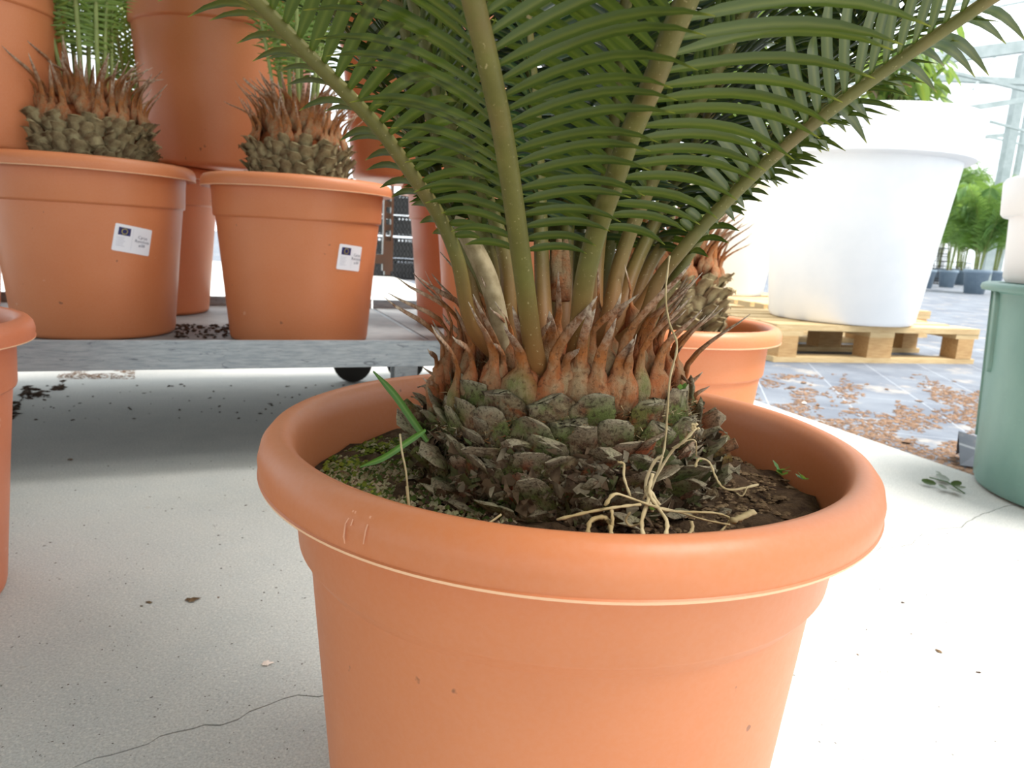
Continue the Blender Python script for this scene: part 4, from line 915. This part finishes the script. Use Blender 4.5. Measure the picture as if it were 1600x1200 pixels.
for i, (px, py, s_, lb) in enumerate(((1255, 599, .018, 'curled brown leaf scrap nearest the pallet corner'), (1238, 607, .015, 'small brown scrap beside the right terracotta pot'), (1418, 693, .024, 'brown bark block in the middle of the bark litter'), (1437, 628, .014, 'dark chip on the fabric grid'), (1277, 634, .016, 'tan scrap on the fabric near the slab edge'), (1256, 631, .014, 'pale pebble on the fabric near the slab edge'), (1385, 609, .013, 'small dark chip in the middle of the fabric'))):
    p = on(px, py, -.024); g = MB(); g.blob((0, 0, s_ * .25), s_, sq=(1, .6, .4), rnd=rb, jag=.4); tag(build(g, 'bark_chip', CHIP if 'pale' in lb else BARK, None, False, p), lb, 'chip')
# torn fabric flap near the tub
g = MB(); p = on(1500, 728, -.02); g.add([(0, 0, .002), (.09, -.03, .002), (.10, .04, .055), (.02, .06, .075), (.05, .10, .003)], [(0, 1, 2, 3), (3, 2, 4)]); o = build(g, 'fabric_flap', FAB, None, False, p); md = o.modifiers.new('s', 'SOLIDIFY'); md.thickness = .002; tag(o, 'torn corner of ground fabric curling up beside the green tub', 'fabric scrap')
# plant sprig on the slab
sp = tag(empty('leafy_sprig', on(1475, 765)), 'broken green sprig with small round leaves lying by the green tub', 'sprig')
g = MB(); q0 = on(1452, 750) - sp.location; q1 = on(1507, 773) - sp.location; zz = Vector((0, 0, .006)); g.tube([q0 + zz, (q0 + q1) / 2 + zz * 2, q1 + zz * .5], .0013, 6); build(g, 'stem', GRASS, sp, True)
for k, (x, y, s_) in enumerate(((1472, 753, .022), (1450, 760, .016), (1472, 768, .014), (1490, 772, .017), (1493, 762, .013), (1465, 745, .010), (1500, 768, .010))):
    c = on(x, y) - sp.location + Vector((0, 0, .010)); d = (c - (q0.lerp(q1, .55) + zz)).normalized(); S = d.cross(Vector((0, -.5, 1))).normalized(); g = MB(); vs = [c + d * s_ * cos(t * pi / 4) + S * s_ * .62 * sin(t * pi / 4) for t in range(8)]; g.add([c - Vector((0, 0, s_ * .15))] + vs, [(0, i + 1, (i + 1) % 8 + 1) for i in range(8)], 0, mid=[0] * 9, tip=[0] * 9); build(g, 'leaf', LEAF, sp, True)
# clumps and scraps on the slab
for i, (px, py, s_, mat, lb, cat) in enumerate(((297, 939, .0075, CRUMB, 'large crumb of dried soil on the concrete left of the big pot', 'soil clod'), (234, 942, .0042, CRUMB, 'small soil crumb just left of the large crumb', 'soil clod'), (221, 948, .0028, CRUMB, 'smallest soil crumb, leftmost of the three', 'soil clod'),
      (417, 1038, .0065, CHIP, 'pale pinkish wood chip on the concrete beside the big pot', 'chip'), (108, 719, .0060, BARK, 'orange-brown dry leaf scrap on the concrete below the trolley', 'chip'), (341, 934, .0024, BARK, 'tiny brown scrap right of the large crumb', 'chip'),
      (1470, 1018, .0050, CRUMB, 'brown dry scrap alone on the bright concrete at the right', 'chip'), (1340, 1023, .0026, BARK, 'small dark red crumb on the bright concrete right of the big pot', 'chip'), (1409, 942, .0036, DARKC, 'thin dark sliver on the bright concrete below the long crack', 'chip'), (1530, 1052, .0034, DARKC, 'thin dark scrap at the right edge of the concrete', 'chip'), (1425, 991, .0024, BARK, 'tiny red-brown crumb above the brown dry scrap', 'chip'))):
    p = on(px, py); g = MB()
    for q in range(4 if s_ > .005 else 2): g.blob((rb.uniform(-.6, .6) * s_, rb.uniform(-.3, .3) * s_, s_ * .25), s_ * rb.uniform(.6, .9), sq=(1.2, .7, .45), rnd=rb, jag=.35)
    tag(build(g, 'ground_scrap', mat, None, False, p), lb, cat)
scatter((0, 595, 100, 655), 260, (.0012, .005), DARKC, 'spilled_soil', 'dark spilled soil under the trolley at the left edge', 'soil', 0, .4, 8, lambda x, y, r: nz(x, y, 30) + .3 - abs(y - (640 - x * .4)) / 25 > 0, 1.8)
scatter((20, 600, 560, 660), 90, (.0008, .0028), DARKC, 'soil_crumbs', 'dark crumbs scattered on the shaded concrete under the trolley', 'soil', 0, .5, 9, None, 1.6)
scatter((90, 578, 210, 592), 500, (.0006, .002), BARK, 'spilled_soil', 'reddish brown spill on the bright concrete behind the trolley rail', 'soil', 0, .3, 10, lambda x, y, r: nz(x, y, 25, 2) > -.1, 2)
scatter((0, 720, 480, 1190), 260, (.0006, .0018), DARKC, 'grit', 'fine dark grit on the concrete left of the big pot', 'grit', 0, .4, 12, None, 1.5)
scatter((1230, 830, 1600, 1190), 80, (.0006, .0018), DARKC, 'grit', 'sparse dark grit on the bright concrete at the right', 'grit', 0, .4, 13, None, 1.5)
g = MB(); r = random.Random(15)
for _ in range(130):
    p = on(r.uniform(272, 360), r.uniform(508, 529), SHZ); g.blob((p.x, p.y, SHZ + .002), r.uniform(.002, .007), sq=(1.3, .8, .5), rnd=r)
tag(build(g, 'spilled_soil', DARKC), 'dark soil spilled on the trolley deck between the two labelled pots', 'soil', kind='stuff')
